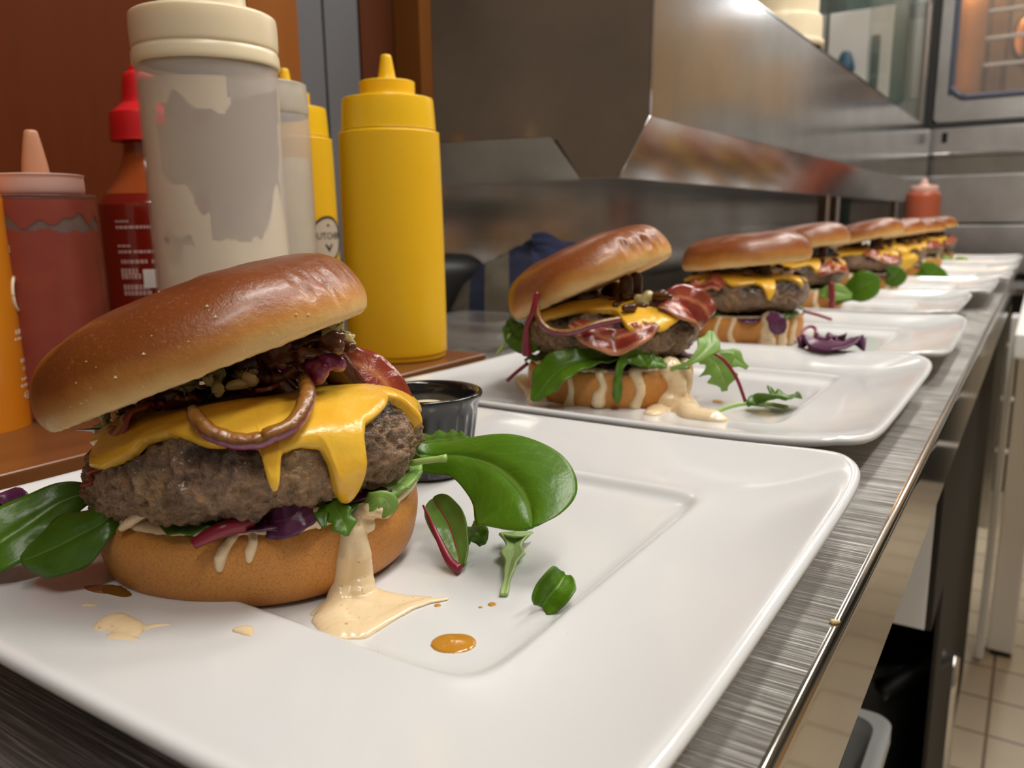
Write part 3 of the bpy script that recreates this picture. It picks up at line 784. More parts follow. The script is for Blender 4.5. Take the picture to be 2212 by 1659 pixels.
# its round label
def round_label(t, R, ang, z, r):
    n = 40; V = [(0, 0, 0)]; Fs = []
    rings = 8
    V = [(r * j / rings * math.cos(2 * PI * i / n), r * j / rings * math.sin(2 * PI * i / n), 0) for j in range(rings + 1) for i in range(n)]
    Fs = [(j * n + i, j * n + (i + 1) % n, (j + 1) * n + (i + 1) % n, (j + 1) * n + i) for j in range(rings) for i in range(n)]
    l = obj('label', wrap(mesh('label', V, Fs), R, ang, z, .0004), 'label_tan', t)
    V = [((r * .93 + r * .12 * j) * math.cos(2 * PI * i / n), (r * .93 + r * .12 * j) * math.sin(2 * PI * i / n), 0) for j in range(2) for i in range(n)]
    Fs = [(i, (i + 1) % n, n + (i + 1) % n, n + i) for i in range(n)]
    obj('label_ring', wrap(mesh('ring', V, Fs), R, ang, z, .0006), 'ink', l)
    m1 = text_mesh('BUTCHER', r * .42, 0); 
    for v in m1.vertices: v.co.y += r * .12
    obj('label_text', wrap(m1, R, ang, z, .0007), 'ink', l, smooth=False)
    V = [(-.26, -.25, 0), (-.13, -.25, 0), (0, -.42, 0), (.13, -.25, 0), (.26, -.25, 0), (0, -.62, 0)]
    obj('label_chevron', wrap(mesh('chev', [(x * r, y * r, 0) for x, y, _ in V], [(0, 1, 2, 5), (2, 3, 4, 5)]), R, ang, z, .0007), 'ink', l, smooth=False)
    V = [(.07 * r * math.cos(a * PI / 4), .62 * r + .07 * r * math.sin(a * PI / 4), 0) for a in range(8)]
    obj('label_dot', wrap(mesh('dot', V, [tuple(range(8))]), R, ang, z, .0007), 'ink', l, smooth=False)
bx = tb.location
zl = z_at(bx.x + .02, bx.y - .03, 518)
import_ang = math.atan2(-bx.y, -bx.x)      # azimuth facing the camera
round_label(tb, .041, import_ang + .80, zl - .02, .0195)

# big translucent mayonnaise bottle in front
def mayo_bottle():
    D = .485; base = bottle_base(478, 500, D, .02)
    t = thing('mayonnaise_bottle', 'tall cloudy squeeze bottle of pale mayonnaise with a cream cap', 'sauce bottle', base)
    R = .0388
    zt = z_at(base.x, base.y, 138) - .02          # cap lower edge
    zc = z_at(base.x, base.y, 38) - .02           # cap upper edge
    lathe('body', smooth_prof([(0, .001), (R * .93, 0), (R, .006), (R, .03), (R * .995, zt * .6), (R * 1.0, zt - .012), (R * .985, zt - .002), (R * .9, zt)], 5), 'milky', t, 96)
    # residue on the inside wall: a fill plus smears, each a patch of the inner surface
    nu, nv = 150, 170; zin = zt - .012; fill = z_at(base.x, base.y, 520) - .02
    fa = math.atan2(-base.y, -base.x)
    V = []; Fs = []
    def mask(a, z):
        d = math.atan2(math.sin(a - fa), math.cos(a - fa))      # + is to the right in view
        h = fill + .004 * noise.noise(Vector((d * 3, 0, 5))) + .003 * noise.noise(Vector((d * 9, 0, 5)))
        h += .032 * math.exp(-((d - 1.05) / .26) ** 2) + .055 * math.exp(-((d + 1.15) / .20) ** 2)
        if z < h:
            # a window in the smear on the left
            return not (((d + .78) / .20) ** 2 + ((z - fill + .001) / .013) ** 2 < 1)
        if ((d - .22) / .34) ** 2 + ((z - fill - .016) / .018) ** 2 < 1 + .25 * noise.noise(Vector((d * 5, z * 80, 1))): return abs(d) > 9
        s = noise.noise(Vector((math.cos(a) * 1.3, math.sin(a) * 1.3, z * 17 + 3))) + .5 * noise.noise(Vector((math.cos(a) * 3, math.sin(a) * 3, z * 40)))
        if z > zin - .02: return s > -.05
        if d < -1.65: return s > -.30
        if d > 1.75: return s > .02            # smears at the back seen through the body
        return d < -.15 and s > .02
    rows = []
    Ri = R * .965
    for j in range(nv + 1):
        z = .003 + (zin - .003) * j / nv
        for i in range(nu):
            a = 2 * PI * i / nu; V.append((Ri * math.cos(a), Ri * math.sin(a), z))
    for j in range(nv):
        for i in range(nu):
            a = 2 * PI * (i + .5) / nu; z = .003 + (zin - .003) * (j + .5) / nv
            if mask(a, z): Fs.append((j * nu + i, j * nu + (i + 1) % nu, (j + 1) * nu + (i + 1) % nu, (j + 1) * nu + i))
    Fs.append(tuple(range(nu))[::-1])
    o = obj('mayonnaise', mesh('residue', V, Fs), 'mayo', t)
    lathe('cap', smooth_prof([(R * .9, zt - .001), (R * 1.03, zt - .003), (R * 1.035, zt + .003), (R * 1.01, zt + .006), (R * 1.03, zt + .008), (R * 1.03, zc - .004), (R * .98, zc), (R * .72, zc + .002), (R * .66, zc + .0025)], 6), 'cream', t, 96)
    lathe('spout_base', smooth_prof([(R * .66, zc + .001), (R * .62, zc + .004), (R * .60, zc + .016), (R * .58, zc + .018), (R * .3, zc + .019), (R * .2, zc + .04), (R * .1, zc + .065), (.0002, zc + .066)], 5), 'cream', t, 64)
    return t
mayo_bottle()
def clear_bottle():
    D = .60; base = bottle_base(574, 400, D, .02)
    t = thing('dressing_bottle', 'cloudy squeeze bottle with pale streaks, hidden behind the mayonnaise bottle', 'sauce bottle', base)
    R = .0345; zt = z_at(base.x, base.y, 250) - .02; zc = z_at(base.x, base.y, 182) - .02
    lathe('body', smooth_prof([(0, .001), (R * .93, 0), (R, .006), (R, zt * .5), (R * .99, zt - .006), (R * .92, zt)], 5), 'milky', t, 64)
    fa = math.atan2(-base.y, -base.x); nu, nv = 90, 100; V = []; Fs = []; zi = zt - .004
    for j in range(nv + 1):
        for i in range(nu):
            a = 2 * PI * i / nu; V.append((R * .96 * math.cos(a), R * .96 * math.sin(a), .003 + (zi - .003) * j / nv))
    for j in range(nv):
        for i in range(nu):
            a = 2 * PI * (i + .5) / nu; z = .003 + zi * (j + .5) / nv
            s = noise.noise(Vector((math.cos(a) * 1.8, math.sin(a) * 1.8, z * 14 + 7)))
            if z < zt * .42 or s > (-.12 if z < zt * .85 else .5): Fs.append((j * nu + i, j * nu + (i + 1) % nu, (j + 1) * nu + (i + 1) % nu, (j + 1) * nu + i))
    obj('dressing', mesh('dressing', V, Fs), goo_mat('pale_dressing', (.62, .56, .36), .4, .2, .004), t)
    lathe('cap', smooth_prof([(R * .9, zt), (R * .99, zt), (R * .97, zc - .004), (R * .9, zc), (R * .3, zc + .002), (R * .2, zc + .03), (.0002, zc + .035)], 5), goo_mat('translucent_cap', (.50, .46, .38), .4, .2, .004), t, 64)
clear_bottle()
def ketchup():
    D = .482; base = bottle_base(112, 650, D, .02)
    t = thing('ketchup_bottle', 'short squeeze bottle of red sauce with a pale pink cap', 'sauce bottle', base)
    R = .0305; zb, zc, zn = [z_at(base.x, base.y, q) - .02 for q in (422, 378, 282)]
    lathe('body', smooth_prof([(0, .001), (R * .9, 0), (R, .006), (R, zb * .5), (R * .985, zb - .006), (R * .95, zb - .001), (R * .8, zb)], 5), 'milky_red', t, 72)
    nu, nv = 110, 100; V = []; Fs = []; fill = z_at(base.x, base.y, 500) - .02
    for j in range(nv + 1):
        for i in range(nu):
            a = 2 * PI * i / nu; V.append((R * .955 * math.cos(a), R * .955 * math.sin(a), .003 + (zb - .006) * j / nv))
    for j in range(nv):
        for i in range(nu):
            a = 2 * PI * (i + .5) / nu; z = .003 + (zb - .006) * (j + .5) / nv
            lo = fill + .004 * noise.noise(Vector((math.cos(a) * 3, math.sin(a) * 3, 1))) ; hi = zb - .014 + .006 * noise.noise(Vector((math.cos(a) * 3.5, math.sin(a) * 3.5, 9)))
            if z < lo or z > hi: Fs.append((j * nu + i, j * nu + (i + 1) % nu, (j + 1) * nu + (i + 1) % nu, (j + 1) * nu + i))
    obj('red_sauce', mesh('red_sauce', V, Fs), 'ketchup', t)
    lathe('inside_wall', [(R * .93, .004), (R * .93, zb - .004)], simple('grey_cloud', (.20, .19, .18), .5), t, 48)
    lathe('cap', smooth_prof([(R * .7, zb), (R * .77, zb), (R * .80, zb + .003), (R * .79, zc - .002), (R * .76, zc), (R * .2, zc + .001)], 5), 'pink_cap', t, 72)
    lathe('nozzle', smooth_prof([(R * .24, zc), (R * .21, zc + .008), (R * .14, zn - .004), (R * .10, zn), (.0002, zn + .0005)], 4), 'nozzle', t, 32)
ketchup()
def hot_sauce():
    D = .64; base = bottle_base(334, 500, D, .02)
    t = thing('chilli_sauce_bottle', 'tall dark red chilli sauce bottle with a bright red pointed cap', 'sauce bottle', base)
    R = .0385; Z = lambda py: z_at(base.x, base.y, py) - .02
    fa = math.atan2(-base.y, -base.x)
    lathe('body', smooth_prof([(0, .001), (R * .9, 0), (R, .008), (R, Z(470)), (R * .97, Z(445)), (R * .86, Z(420))], 6), 'hotsauce', t, 64)
    lathe('neck', smooth_prof([(R * .86, Z(420)), (R * .62, Z(385)), (R * .46, Z(340)), (R * .42, Z(305)), (R * .42, Z(298))], 6), 'hotsauce_top', t, 64)
    lathe('cap', smooth_prof([(R * .45, Z(308)), (R * .63, Z(307)), (R * .64, Z(300)), (R * .62, Z(250)), (R * .57, Z(243)), (R * .42, Z(228)), (R * .36, Z(218)), (R * .31, Z(165)), (R * .20, Z(155)), (R * .16, Z(142)), (.0002, Z(140))], 5), 'red_cap', t, 48)
    lab = None
    rng = random.Random(4)
    V = []; Fs = []
    y = Z(480)
    rows = []
    for k, (py, h, words) in enumerate([(478, 3, [(-.74, .26)]), (490, 4, [(-.74, .30), (-.40, .42)]), (528, 3, [(-.74, .2)]), (540, 4, [(-.74, .3), (-.42, .5)]), (560, 5, [(-.70, .5), (-.1, .3)]), (580, 8, [(-.72, .36)]), (590, 7, [(-.72, .36)]), (612, 7, [(-.70, .5)]), (624, 6, [(-.70, .5)])]):
        for (a0, L) in words:
            a = a0
            while a < a0 + L:
                da = rng.uniform(.03, .09)
                z = Z(py); hh = h * .00028
                k0 = len(V)
                for (aa, zz) in ((a, z - hh), (a + da, z - hh), (a + da, z + hh), (a, z + hh)):
                    V.append((R * 1.012 * math.cos(fa + aa), R * 1.012 * math.sin(fa + aa), zz))
                Fs.append((k0, k0 + 1, k0 + 2, k0 + 3)); a += da + .018
    obj('small_print', mesh('print', V, Fs), 'print_red', t, smooth=False)
    V, Fs2 = rect_mesh(.020, .014); 
    obj('white_patch', wrap(mesh('patch', V, Fs2), R, fa - .02, Z(595), .0006), 'print_white', t)
hot_sauce()
def orange_bottle():
    D = .445; base = bottle_base(-88, 650, D, .02)
    t = thing('orange_sauce_bottle', 'orange sauce bottle with white print cut by the left edge', 'sauce bottle', base)
    R = .0275; Z = lambda py: z_at(base.x, base.y, py) - .02
    fa = math.atan2(-base.y, -base.x)
    lathe('body', smooth_prof([(0, .001), (R * .9, 0), (R, .006), (R, Z(480)), (R * .98, Z(430)), (R * .8, Z(380)), (R * .5, Z(330)), (R * .4, Z(300))], 5), 'orange', t, 72)
    lathe('cap', smooth_prof([(R * .46, Z(310)), (R * .5, Z(305)), (R * .48, Z(260)), (R * .2, Z(200)), (.0002, Z(195))], 5), 'mustard_cap', t, 40)
    p = simple('white_letters', (.85, .72, .55), .5)
    for (py, s, txt) in ((858, .0062, '435'), (800, .0048, 'ml'),):
        obj('lettering', wrap(text_mesh(txt, s, 0), R, fa + 1.16, Z(py), .0005), p, t, smooth=False)
    rng = random.Random(8); V = []; Fs = []
    for (py, h, a0, a1) in ((720, 5, 1.0, 1.5), (735, 3, .95, 1.5), (783, 4, 1.05, 1.5), (822, 3, 1.0, 1.5), (836, 3, .95, 1.45), (540, 8, 1.2, 1.5)):
        a = a0
        while a < a1:
            da = rng.uniform(.05, .12); z = Z(py); hh = h * .00026; k0 = len(V)
            for (aa, zz) in ((a, z - hh), (a + da, z - hh), (a + da, z + hh), (a, z + hh)):
                V.append((R * 1.015 * math.cos(fa + aa), R * 1.015 * math.sin(fa + aa), zz))
            Fs.append((k0, k0 + 1, k0 + 2, k0 + 3)); a += da + .03
    obj('small_print', mesh('print', V, Fs), p, t, smooth=False)
    # white swirl emblem
    pts = []
    for k in range(22):
        a = -.2 + k * .17; rr = .0085 * (1 - k / 40)
        x = rr * math.cos(a + 1.2); y = rr * 1.6 * math.sin(a + 1.2)
        th = fa + 1.32 + x / R; pts.append((R * 1.01 * math.cos(th), R * 1.01 * math.sin(th), Z(650) + y))
    tube('emblem', pts, .0011, p, t, seg=6, n=60)
orange_bottle()
def far_bottle():
    D = 2.35; b = bottle_base(1990, 480, D, 0)
    t = thing('red_sauce_bottle', 'red sauce squeeze bottle standing behind the farthest burger', 'sauce bottle', b)
    R = .047; Z = lambda py: z_at(b.x, b.y, py)
    lathe('body', smooth_prof([(0, .001), (R * .9, 0), (R, .01), (R, Z(440)), (R * .93, Z(418)), (R * .7, Z(414))], 5), goo_mat('red_orange_sauce', (.42, .075, .02), .35, .1, .01, c2=(.30, .09, .06), nscale=14), t, 40)
    lathe('cap', smooth_prof([(R * .7, Z(416)), (R * .78, Z(415)), (R * .76, Z(402)), (R * .3, Z(400)), (R * .16, Z(388)), (.0002, Z(386))], 5), 'pink_cap', t, 32)
far_bottle()

# ------------------------------------------------------------------ plates
def super_r(phi, a, b, n):
    c, s = abs(math.cos(phi)), abs(math.sin(phi))
    return 1.0 / ((c / a) ** n + (s / b) ** n) ** (1.0 / n)
def plate_mesh():
    # rings: (half size, exponent, z, corner lift, x shift)
    rings = [(.0001, 2, .0105, 0, .008), (.04, 6, .0105, 0, .008), (.075, 12, .0107, 0, .008), (.0815, 13, .0112, 0, .008), (.0840, 14, .0126, 0, .008), (.0858, 14, .0150, 0, .008), (.0880, 14, .0159, 0, .0075),
             (.0905, 14, .0156, .0001, .007), (.100, 13, .0156, .0004, .006), (.115, 12, .0165, .0012, .004), (.130, 11, .0190, .0024, .002), (.1415, 10, .0215, .0036, 0), (.1462, 10, .0232, .0040, 0), (.1488, 10, .0235, .0040, 0), (.1505, 10, .0225, .004, 0), (.1508, 10, .0205, .004, 0), (.1495, 10, .0188, .004, 0), (.146, 10, .0178, .004, 0),
             (.125, 10, .0125, .0016, 0), (.100, 10, .0065, .0004, 0), (.092, 9, .001, 0, 0), (.090, 9, 0, 0, 0), (.087, 9, .0, 0, 0), (.085, 9, .003, 0, 0), (.0001, 2, .004, 0, 0)]
    n = 240; V = []
    for (a, e, z, lift, sx) in rings:
        for i in range(n):
            ph = 2 * PI * i / n
            # even spacing along the square outline
            q = ph
            r = super_r(q, a, a * .965, e)
            x, y = r * math.cos(q), r * math.sin(q)
            cl = (min(abs(x), abs(y)) / max(a, 1e-6)) ** 4
            V.append((x + sx, y, z + lift * cl * 1.3))
    Fs = []
    for j in range(len(rings) - 1):
        for i in range(n): Fs.append((j * n + i, (j + 1) * n + i, (j + 1) * n + (i + 1) % n, j * n + (i + 1) % n))
    return mesh('plate', V, Fs)
PM = plate_mesh()
PLY = [.2325, .533, .823, 1.132, 1.43, 1.726, 2.022, 2.318]
PLX = [-.203, -.208, -.204, -.222, -.203, -.190, -.188, -.188]
ordw = ['nearest large', 'second', 'third', 'fourth', 'fifth', 'sixth', 'seventh', 'farthest']
for k in range(8):
    lab = ['big square white plate in front under the largest burger',
           'square white plate second from the front, under the tilted-bun burger',
           'square white plate third in the row, purple lettuce lying on it',
           'square white plate fourth in the row, its right rim clean and set back',
           'square white plate fifth from the front of the row',
           'square white plate sixth from the front of the row',
           'square white plate next to last in the row',
           'last square white plate at the far end of the row'][k]
    o = obj('square_plate', PM if k == 0 else PM.copy(), 'plate', None, loc=(PLX[k], PLY[k], 0.0005 + .0003 * k), rot=(0, 0, random.Random(k).uniform(-.01, .01) if k else 0))
    o.data = PM
    o.modifiers.new('sub', 'SUBSURF').levels = 1; o.modifiers['sub'].render_levels = 1
    tag(o, lab, 'plate', 'white plates lined up on the counter')
WELL = .0112

#@@BURGER
# ------------------------------------------------------------------ burgers
TOPP = [(0.0, -.03), (.5, -.02), (.88, -.02), (.945, 0.0), (.975, .05), (1.0, .20), (.985, .40), (.93, .62), (.83, .79), (.68, .90), (.47, .97), (.22, 1.0), (.0001, 1.0)]
BOTP = [(0.0001, 0.0), (.6, 0.0), (.80, .01), (.90, .07), (.965, .24), (.995, .50), (1.0, .72), (.985, .88), (.955, .975), (.90, 1.0), (.6, .99), (.0001, .97)]
class Burger:
    def __init__(self, name, label, loc, rz, seed, hi=1.0):
        self.t = thing(name, label, 'burger', loc, rz, 'burgers in a row on white plates')
        self.seed = seed; self.hi = hi; self.Mw = world_of(self.t); self.Mi = self.Mw.inverted()
    def at(self, px, py, yl):
        """local point where the sight line meets the vertical local plane y = yl (used to measure positions)"""
        o = self.Mi @ CAMLOC; d = (self.Mi.to_3x3() @ ray(px, py))
        return o + d * ((yl - o.y) / d.y)
    def hit(self, px, py, bvh, off=0):
        o = self.Mi @ CAMLOC; d = (self.Mi.to_3x3() @ ray(px, py)).normalized()
        loc, nor, idx, dist = bvh.ray_cast(o, d)
        if nor is not None and nor.dot(d) > 0: nor = -nor
        return (loc + nor * off, nor) if loc is not None else (None, None)
    def bun_top(self, R, h, z, tx, ty, cx=0, cy=0, wr=None):
        s = self.seed; prof = smooth_prof(TOPP, 5); n = len(prof) - 1; nu = int(144 * self.hi)
        Mt = rot_loc(tx, ty, (cx, cy, z))
        def fn(u, v):
            r, zz = prof[round(v * n)]; a = 2 * PI * u
            nz = noise.noise(Vector((math.cos(a) * 1.1 + s, math.sin(a) * 1.1, zz * 1.2)))
            rr = R * r * (1 + .022 * math.sin(2 * a + s) + .03 * nz); zc = h * zz
            if r > .5 and 0 < zz < .97:
                zc += h * .05 * noise.noise(Vector((math.cos(a) * 2.2, math.sin(a) * 2.2, s + 9)))
            if wr:     # small vertical puckers in the crust
                d = math.atan2(math.sin(a - wr[0]), math.cos(a - wr[0]))
                if abs(d) < wr[1] and .1 < zz < .8:
                    ww = (math.cos(d / wr[1] * PI) * .5 + .5) * math.sin((zz - .1) / .7 * PI)
                    rr -= R * wr[2] * ww * max(0, noise.noise(Vector((d * 22 + zz * 2, zz * 1.5, s))) - .05) * 3
            if zz <= 0.0: zc += .0009 * noise.noise(Vector((rr * 300 * math.cos(a), rr * 300 * math.sin(a), s)))
            return Mt @ Vector((rr * math.cos(a), rr * math.sin(a), zc))
        def bk(u, v):
            r, zz = prof[round(v * n)]
            a = 2 * PI * u
            if zz < -.005: return 0.0
            k = .04 + .98 * max(zz, 0) ** .9
            return max(0, min(1, k * (1 + .10 * math.sin(a + s)) ))
        self.top = obj('bun_top', grid('bun_top', fn, nu, n, True, bk), 'bun', self.t)
        self.Mt = Mt; self.topR, self.toph = R, h
        return self.top
    def bun_bottom(self, R, h, z=0):
        s = self.seed; prof = smooth_prof(BOTP, 5); n = len(prof) - 1; nu = int(128 * self.hi)
        def fn(u, v):
            r, zz = prof[round(v * n)]; a = 2 * PI * u
            rr = R * r * (1 + .015 * math.sin(3 * a + s) + .02 * noise.noise(Vector((math.cos(a) * 1.3, math.sin(a) * 1.3, zz + s))))
            zc = z + h * zz
            if zz > .9: zc += .0010 * noise.noise(Vector((rr * 260 * math.cos(a), rr * 260 * math.sin(a), s)))
            return Vector((rr * math.cos(a), rr * math.sin(a), zc))
        def bk(u, v):
            r, zz = prof[round(v * n)]
            if r < .93 and zz > .9: return 0.0
            return interp([(0, 1.0), (.07, .8), (.3, .5), (.7, .42), (.9, .5), (1, .2)], zz)
        self.bot = obj('bun_bottom', grid('bun_bottom', fn, nu, n, True, bk), 'bun_side', self.t)
        self.bR, self.bh, self.bz = R, h, z
        return self.bot
    def patty(self, R, h2, z, tx, ty, cx=0, cy=0, rough=1.0):
        s = self.seed; nu, nv = int(260 * self.hi), int(90 * self.hi); self.pargs = (R, h2)
        self.Mp = rot_loc(tx, ty, (cx, cy, z)); self.rough = rough
        def fn(u, v):
            return self.psurf(2 * PI * u, PI * max(min(v, .9995), .0005))
        def bk(u, v):
            return interp([(0, 1), (.38, .95), (.46, .55), (.55, .1), (1, .25)], v)
        me = grid('patty', fn, nu, nv, True, bk, flip=True)
        self.pat = obj('beef_patty', me, 'patty', self.t)
        self.pnu, self.pnv = nu, nv
        return self.pat
    def psurf(self, a, th, smoothed=False, off=0):
        R, h2 = self.pargs; s = self.seed
        sn, cs = math.sin(th), math.cos(th)
        r = R * abs(sn) ** .62; zz = h2 * math.copysign(abs(cs) ** .85, cs)
        q = Vector((math.cos(a) * r * 45, math.sin(a) * r * 45, zz * 45 + s * 7))
        d = .0030 * noise.noise(q * .7)
        if not smoothed: d += .0022 * noise.noise(q * 2.1) + .0030 * (.35 - abs(noise.noise(q * 4.3))) + .0016 * noise.noise(q * 8.5) + .0009 * noise.noise(q * 17)
        d = d * self.rough + off
        nr = Vector((math.cos(a) * sn, math.sin(a) * sn, cs * 1.4)).normalized()
        return self.Mp @ (Vector((r * math.cos(a), r * math.sin(a), zz)) + nr * d)
    def pat_bvh(self):
        me = self.pat.data
        return BVHTree.FromPolygons([v.co for v in me.vertices], [tuple(p.vertices) for p in me.polygons])
    def bvh(self, o):
        me = o.data
        return BVHTree.FromPolygons([v.co for v in me.vertices], [tuple(p.vertices) for p in me.polygons])
    def pat_coord(self, p):
        q = self.Mp.inverted() @ p
        a = math.atan2(q.y, q.x); R, h2 = self.pargs
        best = min(range(10, 170), key=lambda d: (R * math.sin(math.radians(d)) ** .62 - math.hypot(q.x, q.y)) ** 2 + (h2 * math.copysign(abs(math.cos(math.radians(d))) ** .85, math.cos(math.radians(d))) - q.z) ** 2)
        return a, math.radians(best)
    def cheese(self, table, nu=300, nv=46, thick=.0022, tmin=0):
        """table: [(azimuth, polar angle of the lower margin)] sorted"""
        tab = sorted(table); tab = [(tab[-1][0] - 2 * PI, tab[-1][1])] + tab + [(tab[0][0] + 2 * PI, tab[0][1])]
        s = self.seed
        def fn(u, v):
            a = -PI + 2 * PI * u; m = interp(tab, a)
            th = max(m * v, .002)
            e = min(1, (1 - v) * 9)
            o = .0010 + thick * (.25 + .75 * e ** .5) + .0012 * noise.noise(Vector((math.cos(a) * th * 2.5, math.sin(a) * th * 2.5, s)))
            dr = max(0, m - 1.62)
            if th > 1.55: o += .0012 * math.sin(min(1, (th - 1.55) / max(m - 1.55, .05)) * PI * .8)
            if v > .999: o = -.001
            return self.psurf(a, th, True, o + .0012)
        o = obj('cheese_slice', grid('cheese', fn, nu, nv, True, flip=True), 'cheese', self.t)
        sm = o.modifiers.new('relax', 'SMOOTH'); sm.iterations = 2; sm.factor = .5
        return o
    def bun_pt(self, a, f, off=0):
        """point on the side of the lower bun at azimuth a and height fraction f"""
        prof = BOTP; r = None
        for (r0, z0), (r1, z1) in zip(prof[1:10], prof[2:10]):
            if z0 <= f <= z1: r = r0 + (r1 - r0) * (f - z0) / max(z1 - z0, 1e-6)
        if r is None: r = .93
        rr = self.bR * r + off
        return Vector((rr * math.cos(a), rr * math.sin(a), self.bz + self.bh * f))
    def drip(self, a, f0, f1, w0, w1, name='sauce_drip', mat='sauce', pool=0):
        ch = []
        for k in range(7):
            t = k / 6; f = f0 + (f1 - f0) * t; p = self.bun_pt(a + .03 * math.sin(k + self.seed), max(f, .02), .0002)
            w = w0 + (w1 - w0) * (t ** 2)
            ch.append((p, w * (.8 if 0 < k < 5 else 1)))
        bl = [ch]
        if pool:
            p = self.bun_pt(a, .02, .002); p.z = .001
            bl.append([(p, pool, .35)]); bl.append([(p + Vector((pool * .8, -pool * .2, 0)), pool * .7, .35)])
        return goo(name, bl, mat, self.t, .0009, 3)

#---- hero burger
LOC1 = (-.231, .189, WELL - .0004); RZ1 = math.radians(32.8)
b1 = Burger('burger', 'largest burger in front, bun lid propped up, cheese dripping over the patty', LOC1, RZ1, 3.0, 1.6)
def loc_of(x, y):      # world offset -> burger local xy
    v = b1.Mi @ Vector((x, y, LOC1[2])); return v.x, v.y
b1.bun_bottom(.0553, .0262)
cx, cy = loc_of(-.2264, .1854)
b1.patty(.0560, .0176, .0499 - LOC1[2], math.radians(-9), math.radians(-6.6), cx, cy)
cx, cy = loc_of(-.2335, .1748)
b1.bun_top(.0572, .0285, .0825 - LOC1[2], math.radians(-2), math.radians(-20.2), cx, cy, wr=(-.42, .42, .035))
pb = b1.pat_bvh()
tab = [(-2.40, .95), (-2.376, 1.22), (-2.30, 1.34), (-2.172, 1.36), (-2.124, 1.31), (-2.058, 1.27), (-1.941, 1.19), (-1.90, 1.03), (-1.748, .99), (-1.62, 1.10), (-1.562, 1.17), (-1.509, 1.22), (-1.401, 1.26),
       (-1.274, 1.33), (-1.262, 1.41), (-1.258, 1.66), (-1.248, 1.76), (-1.235, 1.81), (-1.215, 1.80), (-1.20, 1.70), (-1.192, 1.60), (-1.17, 1.43), (-1.067, 1.41), (-.985, 1.46), (-.955, 1.60), (-.935, 1.85), (-.915, 2.02), (-.87, 2.20), (-.82, 2.28),
       (-.785, 2.15), (-.765, 1.95), (-.75, 1.65), (-.735, 1.47), (-.679, 1.26), (-.563, 1.17), (-.423, 1.06), (-.25, .90), (-.17, 1.0), (-.15, 1.38), (-.13, 1.50), (-.10, 1.42), (-.02, 1.2)]
for k in range(1, 16):
    a = -.02 + (2 * PI - 2.40 + .02) * k / 16
    tab.append((math.atan2(math.sin(a), math.cos(a)), 1.15 + .2 * math.sin(5 * a)))
ch1 = b1.cheese(tab, 620, 64, .0024)
cb = b1.bvh(ch1)
# lower filling: dark leaves, sauce layer
zb = b1.bz + b1.bh
goo('sauce_layer', [[(Vector((.048 * math.cos(a), .048 * math.sin(a), zb + .0004)), .0042 + .0010 * math.sin(a * 5), .55)] for a in [k * .085 for k in range(74)]], 'sauce', b1.t, .0008, 4)
rng = random.Random(5)
for k in range(14):
    a = k * .45 + rng.uniform(-.1, .1)
    p0 = Vector((.02 * math.cos(a), .02 * math.sin(a), zb + .004)); p1 = Vector((.056 * math.cos(a), .056 * math.sin(a), zb + .0035 + rng.uniform(-.001, .002)))
    ribbon('salad_leaf', [p0, p0.lerp(p1, .5) + Vector((0, 0, .001)), p1], [(0, .012), (.7, .014), (1, .004)], ['leaf_dark', 'leaf_purple', 'leaf_dark', 'leaf_purple'][k % 4], b1.t, 14, 8, ruffle=.0012, seed=k, thick=.0006)
# purple lettuce and stem at the front
def A(px, py, yl): return b1.at(px, py, yl)
bb = b1.bvh(b1.bot)
def SB(px, py, off=.001):
    p, n = b1.hit(px, py, bb, off)
    return p if p is not None else A(px, py, -.05)
ribbon('purple_lettuce', [A(560, 1125, -.044), A(610, 1125, -.052), A(660, 1105, -.050), A(690, 1095, -.045)], [(0, .003), (.4, .0055), (.8, .0045), (1, .001)], 'leaf_purple', b1.t, 20, 8, up=(0, -1, .5), ruffle=.0012, seed=3, thick=.0007)
tube('red_leaf_stem', [A(418, 1176, -.0595), A(450, 1158, -.058), A(490, 1140, -.056), A(540, 1128, -.050)], [(0, .0016), (.3, .0022), (1, .003)], 'stem_red', b1.t, 10, 20)
# sauce drips down the lower bun
def chain(pts, mat='sauce', name='sauce_drip', off=.0, voxel=.0006, it=5, extra=()):
    ch = []
    for q in pts:
        p = SB(q[0], q[1], off); ch.append((p, q[2]))
    return goo(name, [ch] + list(extra), mat, b1.t, voxel, it)
goo('sauce_drip', [[(SB(500, 1165, 0), .0014), (SB(485, 1185, 0), .0019), (SB(476, 1205, 0), .0021), (SB(474, 1228, 0), .0014)],
                   [(SB(500, 1165, 0), .0016), (SB(520, 1153, 0), .0020), (SB(545, 1150, 0), .0016), (SB(548, 1170, 0), .0016), (SB(541, 1190, 0), .0019), (SB(538, 1210, 0), .0012)],
                   [(SB(520, 1153, 0), .0018), (SB(575, 1148, 0), .0010)]], 'sauce', b1.t, .00055, 5)
goo('sauce_drip', [[(A(262, 1142, -.046), .0012), (A(280, 1128, -.047), .0018), (A(300, 1112, -.046), .0020), (A(316, 1105, -.045), .0018)],
                   [(A(345, 1128, -.049), .0012), (A(360, 1118, -.048), .0018), (A(395, 1122, -.05), .0014), (A(430, 1130, -.05), .0012)]], 'sauce', b1.t, .0006, 4)
goo('sauce_drip', [[(A(640, 1150, -.050), .0008), (A(662, 1135, -.050), .0016), (A(680, 1110, -.047), .0026), (A(690, 1140, -.049), .0008)]], 'sauce', b1.t, .0006, 4)
